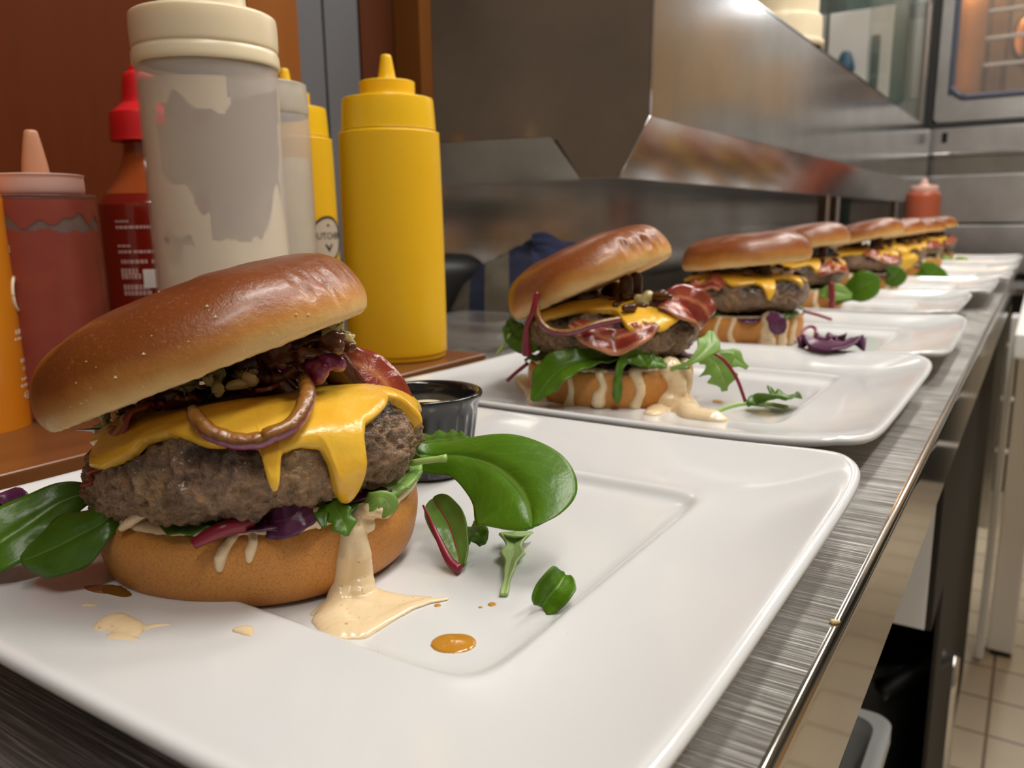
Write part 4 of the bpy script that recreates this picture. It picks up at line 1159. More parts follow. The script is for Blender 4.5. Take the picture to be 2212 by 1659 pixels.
# the wide run of sauce and its puddle
def W(px, py, z=WELL):      # world point on the plate's well -> local
    return b1.Mi @ on_z(px, py, z)
main = [[(SB(768, 1105, 0), .0040), (SB(765, 1150, .0), .0040), (SB(775, 1200, .0), .0044), (SB(775, 1240, .0), .0050), (W(775, 1290), .0062, .5)],
        [(SB(745, 1110, 0), .0022), (SB(748, 1150, 0), .0022), (SB(745, 1200, 0), .0030), (SB(738, 1260, 0), .0034), (W(733, 1300), .005, .5)],
        [(SB(768, 1105, 0), .003), (A(800, 1100, -.037), .0024), (A(830, 1105, -.028), .0028), (A(848, 1090, -.022), .0018), (A(878, 1045, -.012), .0020)],
        [(SB(768, 1110, 0), .0030), (SB(795, 1135, 0), .0026)],
        [(W(735, 1300), .0055, .45), (W(715, 1340), .0062, .5), (W(735, 1368), .0062, .55), (W(775, 1368), .005, .5), (W(830, 1340), .0034, .5), (W(885, 1312), .0026, .55), (W(925, 1300), .0020, .6), (W(962, 1295), .0014, .6)],
        [(W(775, 1290), .0075, .35), (W(820, 1300), .0070, .3), (W(870, 1300), .0045, .3), (W(925, 1294), .0018, .4)],
        [(W(760, 1320), .0085, .25), (W(800, 1330), .0075, .25), (W(850, 1315), .005, .25)],
        [(W(700, 1320), .0030, .4), (W(672, 1331), .0010, .4)], [(W(720, 1310), .005, .35), (W(690, 1325), .003, .3)]]
goo('sauce_run', main, 'sauce', b1.t, .00055, 6, zmin=.0002)
# rocket at the right front of the filling
def leafb(name, pts, w, mat, up=(0, 0, 1), **k):
    return ribbon(name, pts, w, mat, b1.t, up=up, shape='leaf', **k)
leafb('rocket_leaf', [A(775, 1100, -.030), A(800, 1085, -.038), A(825, 1075, -.040), A(840, 1095, -.038), A(828, 1118, -.036)], [(0, .001), (.3, .002), (.6, .003), (.85, .0022), (1, .0005)], 'leaf_light', up=(0, -1, .6), n=30, m=6, jag=.25, rfreq=3, thick=.0008)
leafb('rocket_leaf', [A(715, 1085, -.046), A(735, 1115, -.050), A(745, 1140, -.052), A(750, 1158, -.053)], [(0, .002), (.5, .0036), (.8, .0030), (1, .0006)], 'leaf', up=(.3, -1, .2), n=20, m=6, jag=.2, rfreq=3, thick=.0008)
leafb('rocket_leaf', [A(688, 1085, -.044), A(694, 1110, -.049), A(700, 1140, -.052)], [(0, .001), (.5, .0022), (1, .0006)], 'leaf_dark', up=(.3, -1, .2), n=16, m=6, thick=.0008)
leafb('salad_leaf', [A(800, 1080, -.030), A(850, 1050, -.020), A(885, 1020, -.008), A(905, 1000, .0)], [(0, .001), (.4, .004), (.8, .004), (1, .001)], 'leaf_light', up=(0, -1, .8), n=20, m=6, ruffle=.001, thick=.0007)
goo('sauce_drip', [[(A(862, 1075, -.018), .0016), (A(880, 1050, -.012), .0026), (A(898, 1030, -.004), .0014)]], 'mayo', b1.t, .0006, 4)
# big spinach leaf drooping to the right
leafb('spinach_leaf', [A(880, 975, .004), A(930, 985, .004), A(1000, 985, -.002), A(1075, 1010, -.012), A(1130, 1065, -.024), A(1150, 1140, -.036)], [(0, .0035), (.12, .006), (.3, .0085), (.5, .0145), (.7, .0195), (.85, .0175), (.95, .010), (1, .002)], 'leaf', up=(-.25, -.8, .75), n=60, m=22, cup=-.22, ruffle=.0008, rfreq=2, thick=.0006, seed=2)
tube('spinach_stem', [A(872, 1003, -.006), A(920, 995, -.008), A(965, 990, -.009)], [(0, .0012), (.8, .0012), (1, .0016)], 'stem_green', b1.t, 8, 14)
leafb('salad_leaf', [A(880, 960, .02), A(940, 950, .02), A(1010, 945, .015)], [(0, .003), (.6, .006), (1, .001)], 'leaf_dark', up=(0, -.3, 1), n=24, m=8, thick=.0006, ruffle=.001)
# leaves at the left
leafb('spinach_leaf', [A(195, 1062, -.020), A(130, 1085, -.026), A(60, 1130, -.034), A(-30, 1190, -.042), A(-110, 1230, -.045)], [(0, .003), (.15, .0062), (.45, .0098), (.75, .0085), (1, .001)], 'leaf', up=(.15, -1, .55), n=40, m=14, ruffle=.001, rfreq=2, thick=.0007, seed=5)
leafb('spinach_leaf', [A(285, 1105, -.034), A(240, 1120, -.040), A(180, 1150, -.044), A(110, 1185, -.046), A(48, 1212, -.046)], [(0, .0015), (.2, .0045), (.45, .0092), (.75, .0092), (.93, .005), (1, .0015)], 'leaf_dark', up=(.1, -.9, .7), n=44, m=16, cup=-.25, ruffle=.0012, rfreq=2.5, thick=.0008, seed=9)
leafb('purple_lettuce', [A(60, 1115, .0), A(35, 1085, .0), A(0, 1110, .0), A(-40, 1100, 0)], [(0, .002), (.3, .0055), (.7, .006), (1, .001)], 'leaf_purple', up=(0, -1, .4), n=30, m=8, ruffle=.0022, rfreq=4, thick=.0007)
# things on the patty ------------------------------------------------
def PS(px, py, off):
    r = b1.hit(px, py, cb, off - .004)
    if r[0] is None: r = b1.hit(px, py, pb, off)
    return r[0] if r[0] is not None else A(px, py, -.03)
def onion_bake(a): return .5 + .5 * math.sin(a)
def on_cheese(pts, lift, n=26):
    q = smooth_prof(pts, 6); out = []
    for k in range(n + 1):
        x, y = q[round(k * (len(q) - 1) / n)]
        r = b1.hit(x, y, cb, interp(lift, k / n)) if interp(lift, k / n) else (None,)
        out.append(r[0] if r[0] is not None else None)
    return [p for p in out if p is not None]
ring = on_cheese([(424, 908), (440, 930), (480, 948), (540, 958), (600, 950), (642, 925), (660, 885), (654, 845), (632, 812)], [(0, .0034), (.6, .0034), (.85, .005), (1, .0065)])
ring += [A(612, 788, -.028), A(596, 775, -.024), A(578, 764, -.018)]
tube('onion_ring', ring, [(0, .0018), (.04, .0024), (.5, .0026), (.8, .0021), (1, .0017)], 'onion', b1.t, 14, 120, up=(0, -.55, 1), bakefn=onion_bake, wob=.12)
tube('onion_ring', [PS(555, 815, .006), PS(585, 818, .006), PS(615, 812, .007), PS(640, 795, .009)], [(0, .0012), (.5, .0017), (1, .0012)], 'caramel', b1.t, 10, 30, wob=.3)
tube('onion_ring', [A(672, 762, -.016), A(705, 760, -.018), A(735, 756, -.016), A(757, 750, -.010)], [(0, .0015), (.5, .0020), (1, .0007)], 'onion', b1.t, 12, 30, up=(0, -.3, 1), bakefn=onion_bake)
bl = []
rng = random.Random(11)
for k in range(46):
    px = rng.uniform(560, 735); u = (px - 560) / 175
    lo = 800 - 40 * u - 15 * abs(u - .5); hi = 770 - 62 * u
    py = rng.uniform(hi, lo); y = rng.uniform(-.028, -.004)
    p = A(px, py, y); q = p + Vector((rng.uniform(-.006, .006), rng.uniform(-.004, .004), rng.uniform(-.002, .002)))
    bl.append([(p, rng.uniform(.0014, .0028)), (q, rng.uniform(.0012, .0024))])
goo('caramelised_onions', bl, 'caramel', b1.t, .00065, 2)
goo('caramelised_onions', [[(A(690, 800, -.026), .0036), (A(688, 815, -.027), .0026)], [(A(668, 790, -.026), .0022), (A(690, 795, -.026), .003)], [(A(728, 785, -.022), .0030), (A(735, 790, -.021), .0022)], [(A(700, 775, -.024), .002), (A(728, 780, -.022), .0022)]], 'onion', b1.t, .0006, 3)
# pale cooked onion chunks
def chunk(px, py, y, s, seed):
    r = random.Random(seed)
    bm = bmesh.new()
    for k in range(3):
        p = A(px + r.uniform(-s, s), py + r.uniform(-s * .35, s * .35), y + r.uniform(-.004, .004))
        ax = Vector((r.uniform(-1, 1), r.uniform(-1, 1), r.uniform(-.4, .4))).normalized()
        vs = []
        for q in range(10):
            v = Vector((r.uniform(-1, 1), r.uniform(-1, 1), r.uniform(-1, 1))).normalized() * .0030
            vs.append(bm.verts.new(p + v + ax * v.dot(ax) * .8))
        g = bmesh.ops.convex_hull(bm, input=vs)
        bmesh.ops.delete(bm, geom=[e for e in g['geom_interior'] if isinstance(e, bmesh.types.BMVert)], context='VERTS')
    bmesh.ops.bevel(bm, geom=list(bm.edges), offset=.0005, segments=2, affect='EDGES')
    obj('cooked_onion_piece', bm, 'pale', b1.t)
for args in ((455, 800, -.030, 24, 1), (520, 810, -.030, 20, 2), (420, 828, -.032, 34, 3), (725, 712, -.010, 16, 4), (738, 730, -.012, 8, 5), (245, 900, -.020, 24, 6), (365, 828, -.030, 14, 7), (490, 830, -.032, 30, 8), (215, 925, -.014, 12, 9)):
    chunk(*args)
# bacon
def bac(pts, w, **k): return ribbon('bacon_rasher', pts, w, 'bacon', b1.t, up=k.pop('up', (0, -.5, 1)), thick=.0014, **k)
bac([A(735, 775, .002), A(780, 800, .0), A(820, 830, -.001), A(855, 870, -.001), A(890, 930, .003)], [(0, .006), (.3, .0085), (.7, .0065), (1, .003)], n=50, m=10, ruffle=.0005, rfreq=4, up=(.25, -.9, .5), seed=1)
bac([A(300, 880, -.034), A(270, 915, -.040), A(235, 960, -.042), A(205, 1010, -.036), A(188, 1060, -.026)], [(0, .005), (.3, .0055), (.7, .0055), (1, .003)], n=50, m=10, ruffle=.0015, rfreq=5, up=(-.8, -.5, .6), seed=4)
bac([PS(585, 838, .0052), PS(540, 846, .0052), PS(490, 855, .0052), PS(440, 862, .0052), PS(400, 862, .0056)], [(0, .0045), (.5, .0055), (1, .003)], n=50, m=10, ruffle=.0012, rfreq=4, seed=7)
bac([A(410, 835, -.020), A(340, 850, -.024), A(290, 870, -.028)], [(0, .006), (.5, .008), (1, .004)], n=36, m=10, ruffle=.0015, rfreq=5, seed=8)
# support under the raised lid so that the layers touch
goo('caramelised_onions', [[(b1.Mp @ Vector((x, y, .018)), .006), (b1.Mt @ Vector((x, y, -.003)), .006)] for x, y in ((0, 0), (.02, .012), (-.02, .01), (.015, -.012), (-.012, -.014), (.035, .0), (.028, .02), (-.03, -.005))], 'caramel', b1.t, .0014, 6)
# crumbs stuck on the crust
bt = b1.bvh(b1.top)
V = []; Fs = []
rng = random.Random(2)
for k in range(60):
    px = rng.uniform(150, 770); py = rng.uniform(560, 900)
    p, nrm = b1.hit(px, py, bt, .0001)
    if p is None: continue
    s = rng.choice([.0002, .0003, .0003, .0006]); k0 = len(V)
    for c in ((1, 0, 0), (-.6, .8, 0), (-.5, -.7, .1), (0, 0, 1.2)): V.append(p + Vector(c) * s)
    Fs += [(k0, k0 + 1, k0 + 3), (k0 + 1, k0 + 2, k0 + 3), (k0 + 2, k0, k0 + 3), (k0, k0 + 2, k0 + 1)]
o = obj('crust_crumbs', mesh('crumbs', V, Fs), 'crumb', b1.t, smooth=False); o['kind'] = 'stuff'

#@@OTHERS
# ---- the other burgers
def make_burger(label, x, y, seed, cfg):
    rz = math.atan2(-x, y)
    hi = cfg.get('hi', .8)
    B = Burger('burger', label, (x, y, WELL + .0003), rz, seed, hi)
    R = cfg.get('R', .056); rng = random.Random(int(seed * 10))
    B.bun_bottom(R * .98, cfg.get('bh', .027))
    zt = B.bh
    pz = zt + .004 + .0165
    B.patty(cfg.get('pR', R * .99), .0165, pz, cfg.get('ptx', 0), cfg.get('pty', 0))
    tz = cfg.get('tz', pz + .026)
    B.bun_top(R * cfg.get('tk', 1.03), cfg.get('th', .030), tz, cfg.get('tx', 0), cfg.get('ty', -.15), cfg.get('tcx', 0), cfg.get('tcy', 0), wr=cfg.get('wr'))
    # cheese
    tab = []
    for k in range(72):
        a = -PI + 2 * PI * k / 72
        th = cfg.get('ct', 1.15) + .22 * math.sin(4 * a + seed) + .18 * noise.noise(Vector((math.cos(a) * 3, math.sin(a) * 3, seed)))
        for (da, w, d) in cfg.get('cd', [(-1.2, .09, .9), (-.6, .07, .6), (1, .1, .7), (2.6, .1, .7), (-2.4, .08, .7)]):
            th += d * math.exp(-((a - da) / w) ** 2)
        tab.append((a, th))
    B.cheese(tab, int(280 * hi), int(46 * hi), .0022)
    # greens and sauce on the lower bun
    nl = cfg.get('nl', 12)
    for k in range(nl):
        a = k * 2 * PI / nl + rng.uniform(-.2, .2); L = R * rng.uniform(.95, 1.12)
        p0 = Vector((.02 * math.cos(a), .02 * math.sin(a), zt + .003)); p1 = Vector((L * math.cos(a), L * math.sin(a), zt + rng.uniform(-.003, .003)))
        ribbon('salad_leaf', [p0, p0.lerp(p1, .6) + Vector((0, 0, .002)), p1], [(0, .006), (.6, .012), (.9, .008), (1, .002)], rng.choice(['leaf_dark', 'leaf', 'leaf_dark', 'leaf_purple']), B.t, 12, 6, ruffle=.0018, seed=k + seed, thick=.0007)
    goo('sauce_layer', [[(Vector((R * .86 * math.cos(a), R * .86 * math.sin(a), zt + .0003)), .0048, .5)] for a in [k * .11 for k in range(58)]], 'sauce', B.t, .0014, 3)
    for (a, f1, w0, w1, pool) in cfg.get('drips', []):
        B.drip(a, .98, f1, w0, w1, pool=pool)
    # bacon
    for (a0, a1, th, off) in cfg.get('bacon', []):
        pts = [B.psurf(a0 + (a1 - a0) * t, th + .25 * math.sin(t * 5 + seed), True, off + .002 * math.sin(t * 9)) for t in (0, .25, .5, .75, 1)]
        ribbon('bacon_rasher', pts, [(0, .004), (.3, .0085), (.7, .008), (1, .004)], 'bacon', B.t, 30, 8, up=(math.cos((a0 + a1) / 2), math.sin((a0 + a1) / 2), .8), ruffle=.0014, rfreq=3, thick=.0014, seed=seed)
    # caramelised onions between lid and patty
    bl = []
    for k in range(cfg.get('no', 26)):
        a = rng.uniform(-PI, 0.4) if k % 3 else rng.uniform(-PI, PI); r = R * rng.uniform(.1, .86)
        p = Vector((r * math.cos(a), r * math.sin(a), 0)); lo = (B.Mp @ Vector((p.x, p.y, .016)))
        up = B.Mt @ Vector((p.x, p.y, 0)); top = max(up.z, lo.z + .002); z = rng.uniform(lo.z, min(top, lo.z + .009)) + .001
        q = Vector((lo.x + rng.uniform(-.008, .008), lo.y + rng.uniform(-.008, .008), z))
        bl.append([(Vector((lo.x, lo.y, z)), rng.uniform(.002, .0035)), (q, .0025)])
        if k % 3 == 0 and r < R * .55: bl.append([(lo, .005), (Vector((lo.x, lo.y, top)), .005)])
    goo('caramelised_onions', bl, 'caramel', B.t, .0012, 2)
    return B
# second burger
P2 = (-.236, .487)
B2 = make_burger('second burger from the front, its lid steeply tilted, sauce running down to the plate', *P2, 5.3,
    dict(hi=1.1, ct=.88, ty=-.40, tx=-.12, tz=.074, tcx=-.012, R=.0565, wr=(-.85, .6, .06), nl=9,
         drips=[(-2.05, .06, .0024, .0042, 0), (-1.27, .1, .0045, .0038, .004), (-.80, .05, .009, .0115, .010), (-.52, .2, .004, .004, 0), (-1.68, .35, .003, .005, 0), (-2.5, .05, .003, .0045, .005)],
         bacon=[(-2.0, -1.1, 1.35, .003), (-.9, .1, .9, .006)], cd=[(-1.0, .2, .35), (-1.35, .08, .8), (2, .1, .6)]))
def A2(px, py, yl): return B2.at(px, py, yl)
def lf2(name, pts, w, mat, up=(0, 0, 1), **k): return ribbon(name, pts, w, mat, B2.t, up=up, shape='leaf', **k)
lf2('spinach_leaf', [A2(1335, 772, -.045), A2(1270, 775, -.056), A2(1205, 800, -.062), A2(1150, 865, -.062)], [(0, .004), (.25, .007), (.5, .011), (.75, .012), (.92, .006), (1, .001)], 'leaf', up=(-.1, -.75, .9), n=40, m=14, cup=.25, ruffle=.001, thick=.0008)
lf2('rocket_leaf', [A2(1410, 765, -.045), A2(1375, 762, -.056), A2(1340, 790, -.060), A2(1333, 870, -.060)], [(0, .004), (.25, .0095), (.45, .004), (.6, .0022), (.9, .0028), (1, .0008)], 'leaf', up=(0, -1, .5), n=40, m=10, ruffle=.001, thick=.0008)
lf2('rocket_leaf', [A2(1440, 800, -.046), A2(1495, 780, -.048), A2(1530, 745, -.040), A2(1535, 715, -.03)], [(0, .001), (.4, .002), (.65, .0065), (.9, .004), (1, .001)], 'leaf_light', up=(0, -1, .4), n=40, m=10, jag=.2, rfreq=3, thick=.0008)
lf2('rocket_leaf', [A2(1515, 760, -.02), A2(1545, 785, -.02), A2(1560, 815, -.022), A2(1565, 845, -.022)], [(0, .003), (.4, .010), (.7, .008), (1, .002)], 'leaf_light', up=(0, -1, .3), n=40, m=10, jag=.35, rfreq=3, thick=.0008)
lf2('rocket_leaf', [A2(1530, 765, -.01), A2(1575, 770, -.012), A2(1615, 795, -.014)], [(0, .002), (.5, .006), (1, .0015)], 'leaf_light', up=(0, -1, .6), n=30, m=8, jag=.3, rfreq=2, thick=.0008)
tube('red_leaf_stem', [A2(1530, 758, -.028), A2(1560, 775, -.03), A2(1590, 815, -.032), A2(1610, 868, -.034)], .0011, 'stem_red', B2.t, 8, 24)
tube('onion_ring', [A2(1158, 635, -.052), A2(1162, 680, -.056), A2(1185, 712, -.060), A2(1230, 718, -.062), A2(1290, 700, -.060), A2(1340, 690, -.055)], .0022, 'onion', B2.t, 12, 50, up=(0, -.4, 1), bakefn=onion_bake)
tube('red_leaf_stem', [A2(1160, 632, -.057), A2(1150, 675, -.060), A2(1137, 710, -.058), A2(1138, 765, -.052)], [(0, .0018), (.5, .0015), (1, .0032)], 'stem_red', B2.t, 10, 30)
tube('red_leaf_stem', [A2(1140, 785, -.02), A2(1115, 805, -.015), A2(1096, 822, -.012)], .0013, 'stem_red', B2.t, 8, 14)
lf2('spinach_leaf', [A2(1170, 745, -.02), A2(1130, 735, -.015), A2(1110, 715, -.01), A2(1100, 690, -.005)], [(0, .004), (.4, .009), (.8, .007), (1, .002)], 'leaf', up=(0, -1, .3), n=30, m=10, ruffle=.002, thick=.0008)
tube('leaf_stem', [A2(1102, 720, -.012), A2(1088, 745, -.012), A2(1074, 765, -.012)], .0012, 'stem_green', B2.t, 8, 12)
lf2('salad_leaf', [A2(1340, 770, -.045), A2(1390, 775, -.050), A2(1440, 790, -.050)], [(0, .003), (.5, .006), (1, .002)], 'leaf', up=(0, -.8, .7), n=24, m=8, ruffle=.001, thick=.0008)
goo('cooked_onion_piece', [[(A2(1385, 655, -.03), .004), (A2(1400, 640, -.03), .004)], [(A2(1378, 645, -.03), .003), (A2(1392, 660, -.032), .003)]], 'pale', B2.t, .001, 2)
bl = []; rng = random.Random(31)
for k in range(30):
    px = rng.uniform(1325, 1425); py = 690 - (px - 1325) * .33 + rng.uniform(-14, 20); y = rng.uniform(-.036, -.008)
    p = A2(px, py, y); bl.append([(p, rng.uniform(.0022, .0040)), (p + Vector((rng.uniform(-.009, .009), 0, rng.uniform(-.004, .004))), rng.uniform(.002, .0034))])
goo('caramelised_onions', bl, 'caramel', B2.t, .001, 2)
bacp = [A2(1440, 660, -.030), A2(1470, 645, -.026), A2(1500, 660, -.024), A2(1530, 690, -.02)]
ribbon('bacon_rasher', bacp, [(0, .006), (.4, .010), (.8, .011), (1, .006)], 'bacon', B2.t, 40, 10, up=(0, -.9, .4), ruffle=.0016, rfreq=3, thick=.0015, seed=3)
# loose sauce at its foot
B3 = make_burger('third burger from the front, flat glossy lid, patty poking out', -.240, .790, 7.7,
    dict(hi=.8, ty=-.10, tx=-.03, tz=.074, R=.0565, tk=1.06, pR=.060, ptx=.0, ct=.85, 
         drips=[(-2.0, .05, .003, .004, 0), (-1.75, .05, .003, .004, 0), (-1.15, .05, .008, .009, .004), (-.85, .05, .005, .006, .004), (-.6, .1, .004, .004, .003)],
         bacon=[(-2.6, -1.9, 1.2, .004)]))
def A3(px, py, yl): return B3.at(px, py, yl)
ribbon('purple_lettuce', [A3(1660, 680, -.06), A3(1675, 692, -.063), A3(1680, 705, -.064), A3(1678, 722, -.062)], [(0, .004), (.5, .008), (.9, .006), (1, .002)], 'leaf_purple', B3.t, 20, 8, up=(0, -1, .2), ruffle=.001, thick=.001)
B4 = make_burger('fourth burger from the front, a round green leaf sticking out right', -.262, 1.10, 2.2,
    dict(hi=.6, ct=.95, ty=-.16, tx=-.05, tz=.078, R=.0565, drips=[(-1.2, .1, .004, .005, 0), (-.8, .1, .003, .004, 0)], bacon=[(-1.2, -.3, 1.3, .004)]))
def L4(B, name, pts, w, mat, up=(0, -1, .3)): return ribbon(name, pts, w, mat, B.t, 30, 12, up=up, shape='leaf', thick=.001)
L4(B4, 'spinach_leaf', [B4.at(1800, 655, -.03), B4.at(1835, 632, -.04), B4.at(1865, 618, -.05), B4.at(1900, 600, -.05)], [(0, .004), (.3, .009), (.6, .018), (.85, .016), (1, .003)], 'leaf')
L4(B4, 'spinach_leaf', [B4.at(1770, 635, -.05), B4.at(1800, 630, -.055), B4.at(1840, 640, -.055)], [(0, .003), (.5, .011), (1, .003)], 'leaf_light')
tube('red_leaf_stem', [B4.at(1795, 610, -.06), B4.at(1797, 640, -.062), B4.at(1795, 668, -.062)], .0035, 'stem_red', B4.t, 8, 14)
B5 = make_burger('fifth burger from the front, lid leaning left, two green leaves beside it', -.240, 1.43, 4.1,
    dict(hi=.5, ct=.9, ty=-.22, tx=-.05, tz=.080, R=.0565, drips=[(-1.9, .1, .004, .005, 0), (-1.4, .1, .006, .006, 0), (-.9, .1, .005, .006, 0), (-.6, .1, .004, .004, 0)], bacon=[(-1.6, -.6, 1.2, .004)]))
L4(B5, 'spinach_leaf', [B5.at(1912, 608, -.05), B5.at(1930, 598, -.06), B5.at(1945, 578, -.06)], [(0, .004), (.4, .016), (.8, .016), (1, .004)], 'leaf_dark')
B6 = make_burger('sixth burger from the front, large rounded green leaf at its right side', -.238, 1.705, 6.6,
    dict(hi=.5, ty=-.15, tz=.080, R=.0565, drips=[(-1.2, .1, .005, .006, 0)], bacon=[]))
L4(B6, 'spinach_leaf', [B6.at(1975, 606, -.05), B6.at(2005, 600, -.06), B6.at(2030, 575, -.06)], [(0, .010), (.4, .028), (.8, .026), (1, .012)], 'leaf')
goo('cheese_fold', [[(B6.at(1950, 565, -.05), .012), (B6.at(1970, 560, -.05), .011)], [(B6.at(1948, 575, -.05), .008), (B6.at(1960, 572, -.05), .01)]], 'cheese', B6.t, .002, 3)
B7 = make_burger('seventh burger in the row, next to last, lid nearly level', -.236, 2.0, 8.4,
    dict(hi=.45, ct=.9, ty=-.08, tz=.082, R=.0565, drips=[(-1.2, .1, .005, .006, 0)], bacon=[(-1.2, -.3, 1.3, .004)]))
B8 = make_burger('farthest burger at the very end of the row, salad showing right', -.236, 2.29, 1.3,
    dict(hi=.45, ty=-.12, tz=.084, R=.0565, drips=[(-1.2, .1, .005, .006, 0)], bacon=[(-1.0, -.1, 1.2, .006)]))
for (p, w, m) in (([(2030, 575, -.05), (2045, 565, -.06), (2060, 560, -.05)], .016, 'leaf_light'), ([(2060, 575, -.02), (2075, 565, -.03), (2092, 562, -.03)], .014, 'leaf_light'), ([(2045, 585, -.06), (2060, 580, -.06), (2072, 582, -.06)], .010, 'leaf_purple')):
    L4(B8, 'salad_leaf', [B8.at(*q) for q in p], [(0, .003), (.5, w), (1, .003)], m)

#@@LOOSE
# ------------------------------------------------------------------ loose things on the plates
PV = [v.co.copy() for v in PM.vertices]; PF = [tuple(p.vertices) for p in PM.polygons]
PBV = [BVHTree.FromPolygons([v + Vector((PLX[k], PLY[k], .0005 + .0003 * k)) for v in PV], PF) for k in range(3)]
def Wz(px, py, z=WELL):
    d = ray(px, py).normalized(); best = None
    for t in PBV:
        h = t.ray_cast(CAMLOC, d)
        if h[0] is not None and (best is None or h[3] < best[1]): best = (h[0], h[3])
    return best[0] if best else on_z(px, py, z)
# ramekin
def ramekin():
    base = on_z(925, 1012, .0125)
    t = thing('sauce_ramekin', 'small black ribbed dip pot of pale sauce behind the largest burger', 'dip pot', (base.x, base.y, .0115))
    D = .405
    R = .0262; h = .040
    n = 144
    prof = [(R * .70, 0, 0), (R * .76, .001, 0), (R * .80, .004, 1), (R * .93, h * .72, 1), (R * .95, h * .78, 0), (R * .97, h * .86, 0), (R * 1.03, h * .93, 0), (R * 1.045, h * .965, 0), (R * 1.03, h * .995, 0), (R * .98, h, 0), (R * .92, h * .985, 0), (R * .89, h * .93, 0), (R * .86, h * .7, 0), (R * .75, h * .12, 0), (.0001, h * .08, 0)]
    V = []
    for (r, z, rib) in prof:
        for i in range(n):
            a = 2 * PI * i / n; rr = r * (1 + (.018 * (1 if (i // 3) % 2 else -1) if rib else 0))
            V.append((rr * math.cos(a), rr * math.sin(a), z))
    Fs = [(j * n + i, j * n + (i + 1) % n, (j + 1) * n + (i + 1) % n, (j + 1) * n + i) for j in range(len(prof) - 1) for i in range(n)]
    Fs.append(tuple(range(n))[::-1])
    o = obj('pot', mesh('pot', V, Fs), 'black', t)
    e = o.modifiers.new('s', 'SUBSURF'); e.levels = 1; e.render_levels = 1
    lathe('dip', smooth_prof([(R * .86, h * .70), (R * .6, h * .76), (R * .3, h * .84), (.0001, h * .86)], 5), 'mayo', t, 48)
ramekin()
# leaves beside the largest burger
def loose_leaf(name, label, pts, w, mat, **k):
    o = ribbon(name, pts, w, mat, None, shape='leaf', **k); tag(o, label, 'leaf'); return o
def up_at(px, py, lift, z=WELL):
    p = Wz(px, py, z) if z == WELL else on_z(px, py, z); d = (CAMLOC - p).normalized(); s = lift / d.z; return p + d * s
t = thing('chard_leaf', 'folded green chard leaf with red veins leaning on the burger base', 'leaf')
o = ribbon('blade', [up_at(995, 1228, .0016), up_at(986, 1185, .006), up_at(968, 1130, .012), up_at(935, 1078, .017)], [(0, .0022), (.2, .0045), (.5, .0068), (.8, .0062), (.94, .0040), (1, .0012)], 'leaf_chard', t, up=(.2, -.7, .8), shape='leaf', n=40, m=14, cup=.35, ruffle=.0006, rfreq=2, thick=.0006)
tube('red_rib', [up_at(995, 1232, .0016), up_at(972, 1213, .0038), up_at(950, 1170, .0085), up_at(932, 1130, .013), up_at(914, 1092, .017)], [(0, .0019), (.3, .0014), (1, .0004)], 'stem_red', t, 8, 20)
loose_leaf('spinach_leaf', 'small dark green leaf tip behind the red-veined chard leaf', [up_at(985, 1180, .001), up_at(1008, 1160, .006), up_at(1030, 1150, .010), up_at(1042, 1178, .006)], [(0, .002), (.4, .0060), (.8, .004), (1, .001)], 'leaf', up=(.1, -.5, .9), n=24, m=10, ruffle=.0014, thick=.0006)
t = thing('rocket_stalk', 'pale green rocket stalk lying below the drooping spinach leaf', 'leaf')
ribbon('blade', [up_at(1088, 1285, .0010), up_at(1098, 1240, .0012), up_at(1108, 1195, .0020), up_at(1112, 1160, .004)], [(0, .0012), (.3, .0013), (.55, .0022), (.7, .0042), (.85, .0030), (1, .0060)], 'stalk', t, shape='leaf', n=40, m=8, cup=.25, thick=.0011, jag=.12, rfreq=3)
ribbon('side_lobe', [up_at(1085, 1152, .004), up_at(1112, 1158, .005), up_at(1150, 1150, .004)], [(0, .0006), (.5, .0028), (1, .0004)], 'stalk', t, n=20, m=6, cup=.3, thick=.0008)
loose_leaf('leaf_scrap', 'small curled green leaf scrap alone at the right of the plate well', [up_at(1170, 1312, .0012), up_at(1185, 1290, .0045), up_at(1205, 1265, .0075), up_at(1222, 1243, .0085)], [(0, .0028), (.3, .0055), (.7, .0050), (1, .0014)], 'leaf', up=(.6, -.6, .7), n=30, m=14, cup=.7, ruffle=.0006, rfreq=2, thick=.0006)
def blob(name, label, cat, parts, mat, zmin=None, group=None, vox=.0006):
    o = goo(name, parts, mat, None, vox, 4, zmin=zmin); tag(o, label, cat, group); return o
p = Wz(980, 1391)
blob('juice_drop', 'round amber drop of juice in the plate well, largest one', 'drop', [[(p + Vector((-.001, -.0006, 0)), .0060, .22), (p + Vector((.001, .0006, 0)), .0060, .22)]], 'amberdrop')
drops = [(1063, 1306, .0016, 'tiny amber droplet between the sauce tip and the rocket stalk, right one'), (1038, 1312, .0009, 'tiniest amber droplet left of its twin near the rocket stalk'),
         (945, 1308, .0013, 'small amber droplet just below the pointed sauce tip')]
for (px, py, r, lab) in drops:
    blob('juice_drop', lab, 'drop', [[(Wz(px, py), r, .3)]], 'amberdrop', vox=.0003, group='small amber droplets on the nearest plate')
blob('sauce_dollop', 'largest loose sauce dollop left of the burger base on the plate', 'sauce', [[(Wz(222, 1355), .0032, .4), (Wz(245, 1348), .0052, .5), (Wz(272, 1358), .0050, .4), (Wz(292, 1368), .0024, .4)], [(Wz(300, 1362), .0014, .4), (Wz(335, 1352), .0016, .5), (Wz(368, 1349), .0008, .5)], [(Wz(245, 1375), .0028, .2), (Wz(290, 1382), .0018, .2)]], 'sauce')
blob('sauce_dollop', 'small sauce dollop in front of the burger base beside its crease', 'sauce', [[(Wz(515, 1362), .0020, .5), (Wz(530, 1362), .0026, .45), (Wz(540, 1372), .0014, .4)]], 'sauce')
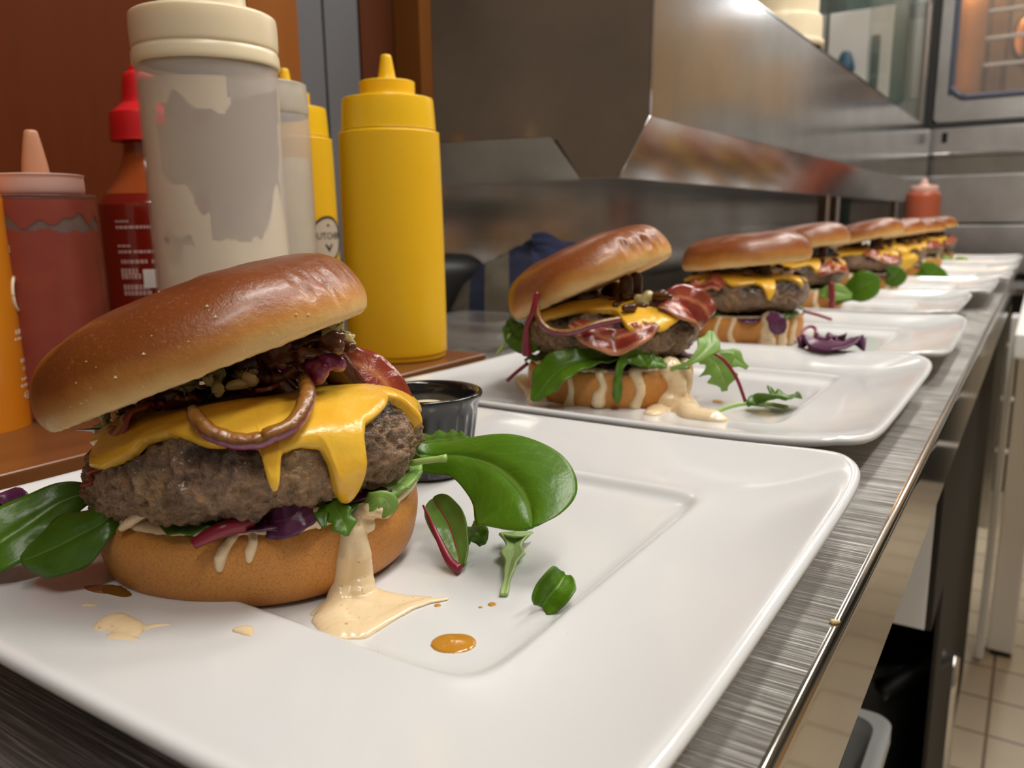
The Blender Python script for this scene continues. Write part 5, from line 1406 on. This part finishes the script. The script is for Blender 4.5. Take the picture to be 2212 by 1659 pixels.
blob('sauce_dollop', 'tiny sauce dab above the largest loose dollop', 'sauce', [[(Wz(185, 1308), .0018, .5), (Wz(205, 1309), .0014, .4)]], 'sauce')
blob('juice_puddle', 'brown meat juice puddle at the left foot of the largest burger', 'puddle', [[(Wz(150, 1266), .002, .06), (Wz(190, 1272), .0045, .06), (Wz(240, 1276), .0045, .06), (Wz(285, 1290), .003, .06)]], 'grease', vox=.0005)
# crumbs and wet specks scattered over the nearest plate
V = []; Fs = []; rng = random.Random(21)
for k in range(260):
    px = rng.uniform(60, 1600); py = rng.uniform(1080, 1560)
    if py < 1310 and px < 960: continue
    p = Wz(px, py)
    if not (-.335 < p.x < -.08 and .115 < p.y < .35): continue
    p = p - Vector((0, 0, .0002)); s = rng.choice([.0002, .0003, .0005]); k0 = len(V)
    for c in ((1, 0, 0), (-.6, .8, 0), (-.5, -.7, 0), (0, 0, .7)): V.append(p + Vector(c) * s)
    Fs += [(k0, k0 + 1, k0 + 3), (k0 + 1, k0 + 2, k0 + 3), (k0 + 2, k0, k0 + 3)]
o = obj('crumbs', mesh('crumbs', V, Fs), 'crumb', None, smooth=False); tag(o, 'fine pale crumbs scattered over the nearest plate', 'crumbs', kind='stuff')
p = on_z(1799, 1343, .0005)
tag(goo('bread_crumb', [[(p, .0010), (p + Vector((.0015, .001, 0)), .0007)]], 'crumb', None, .0003, 1), 'single golden crumb on the bare steel counter edge', 'crumb')
# second plate
t = thing('leafy_sprig', 'green leaf with a long pale stem on the second plate', 'leaf')
Y2 = lambda px, py, l=.001: up_at(px, py, l)
ribbon('blade', [Y2(1615, 878, .003), Y2(1640, 868, .006), Y2(1670, 858, .010), Y2(1700, 860, .008), Y2(1718, 852, .008)], [(0, .003), (.3, .011), (.6, .009), (.85, .007), (1, .001)], 'leaf', t, shape='leaf', n=36, m=12, cup=.3, ruffle=.002, rfreq=3, thick=.0008)
tube('stem', [Y2(1540, 893), Y2(1570, 880), Y2(1610, 872), Y2(1660, 873, .002), Y2(1700, 880, .003)], .0015, 'stem_green', t, 8, 24)
blob('sauce_puddle', 'lumpy pool of sauce at the foot of the second burger', 'sauce', [[(Wz(1410, 895), .006, .5), (Wz(1430, 885), .010, .7), (Wz(1465, 885), .011, .8), (Wz(1500, 900), .009, .7), (Wz(1535, 905), .0085, .7), (Wz(1552, 908), .006, .6)], [(Wz(1470, 870), .009, 1.2), (Wz(1490, 895), .008, .9)]], 'sauce', vox=.001)
blob('juice_drop', 'orange juice drop on the second plate beside the sauce pool', 'drop', [[(Wz(1550, 868), .004, .3), (Wz(1556, 869), .003, .3)]], 'amberdrop', vox=.0006)
blob('sauce_puddle', 'brownish sauce smear at the left foot of the second burger', 'sauce', [[(Wz(1165, 862), .009, .6), (Wz(1150, 845), .007, .7), (Wz(1128, 820), .006, .7)]], 'sauce', vox=.001)
# third plate
t = thing('purple_lettuce_leaf', 'frilly purple lettuce leaf lying on the third plate', 'leaf')
ribbon('blade', [up_at(1738, 745, .002, .02), up_at(1765, 738, .008, .02), up_at(1800, 735, .012, .02), up_at(1838, 738, .006, .02)], [(0, .006), (.3, .016), (.6, .020), (.85, .015), (1, .004)], 'leaf_purple', t, n=44, m=14, ruffle=.006, rfreq=5, thick=.001, shape='leaf')
ribbon('fold', [up_at(1762, 750, .002, .02), up_at(1790, 750, .006, .02), up_at(1818, 748, .008, .02)], [(0, .004), (.5, .013), (1, .006)], 'leaf_purple', t, n=30, m=12, ruffle=.005, rfreq=4, thick=.001, up=(.2, -.5, .8))
t = thing('red_onion_curls', 'thin red onion curls between the third burger and purple lettuce', 'onion')
tube('curl', [up_at(1728, 745, .001, .02), up_at(1735, 715, .008, .02), up_at(1750, 705, .010, .02), up_at(1762, 712, .008, .02), up_at(1758, 735, .002, .02)], .0016, 'stem_red', t, 8, 30)
tube('curl', [up_at(1735, 672, .02, .02), up_at(1765, 680, .016, .02), up_at(1795, 690, .010, .02)], .0015, 'stem_red', t, 8, 20)
t = thing('purple_leaf_strip', 'thin purple leaf strip lying flat on the fifth plate', 'leaf')
ribbon('blade', [up_at(1975, 632, .003), up_at(2000, 630, .006), up_at(2025, 632, .002)], [(0, .003), (.5, .008), (1, .002)], 'leaf_purple', t, n=20, m=8, ruffle=.003, thick=.001)
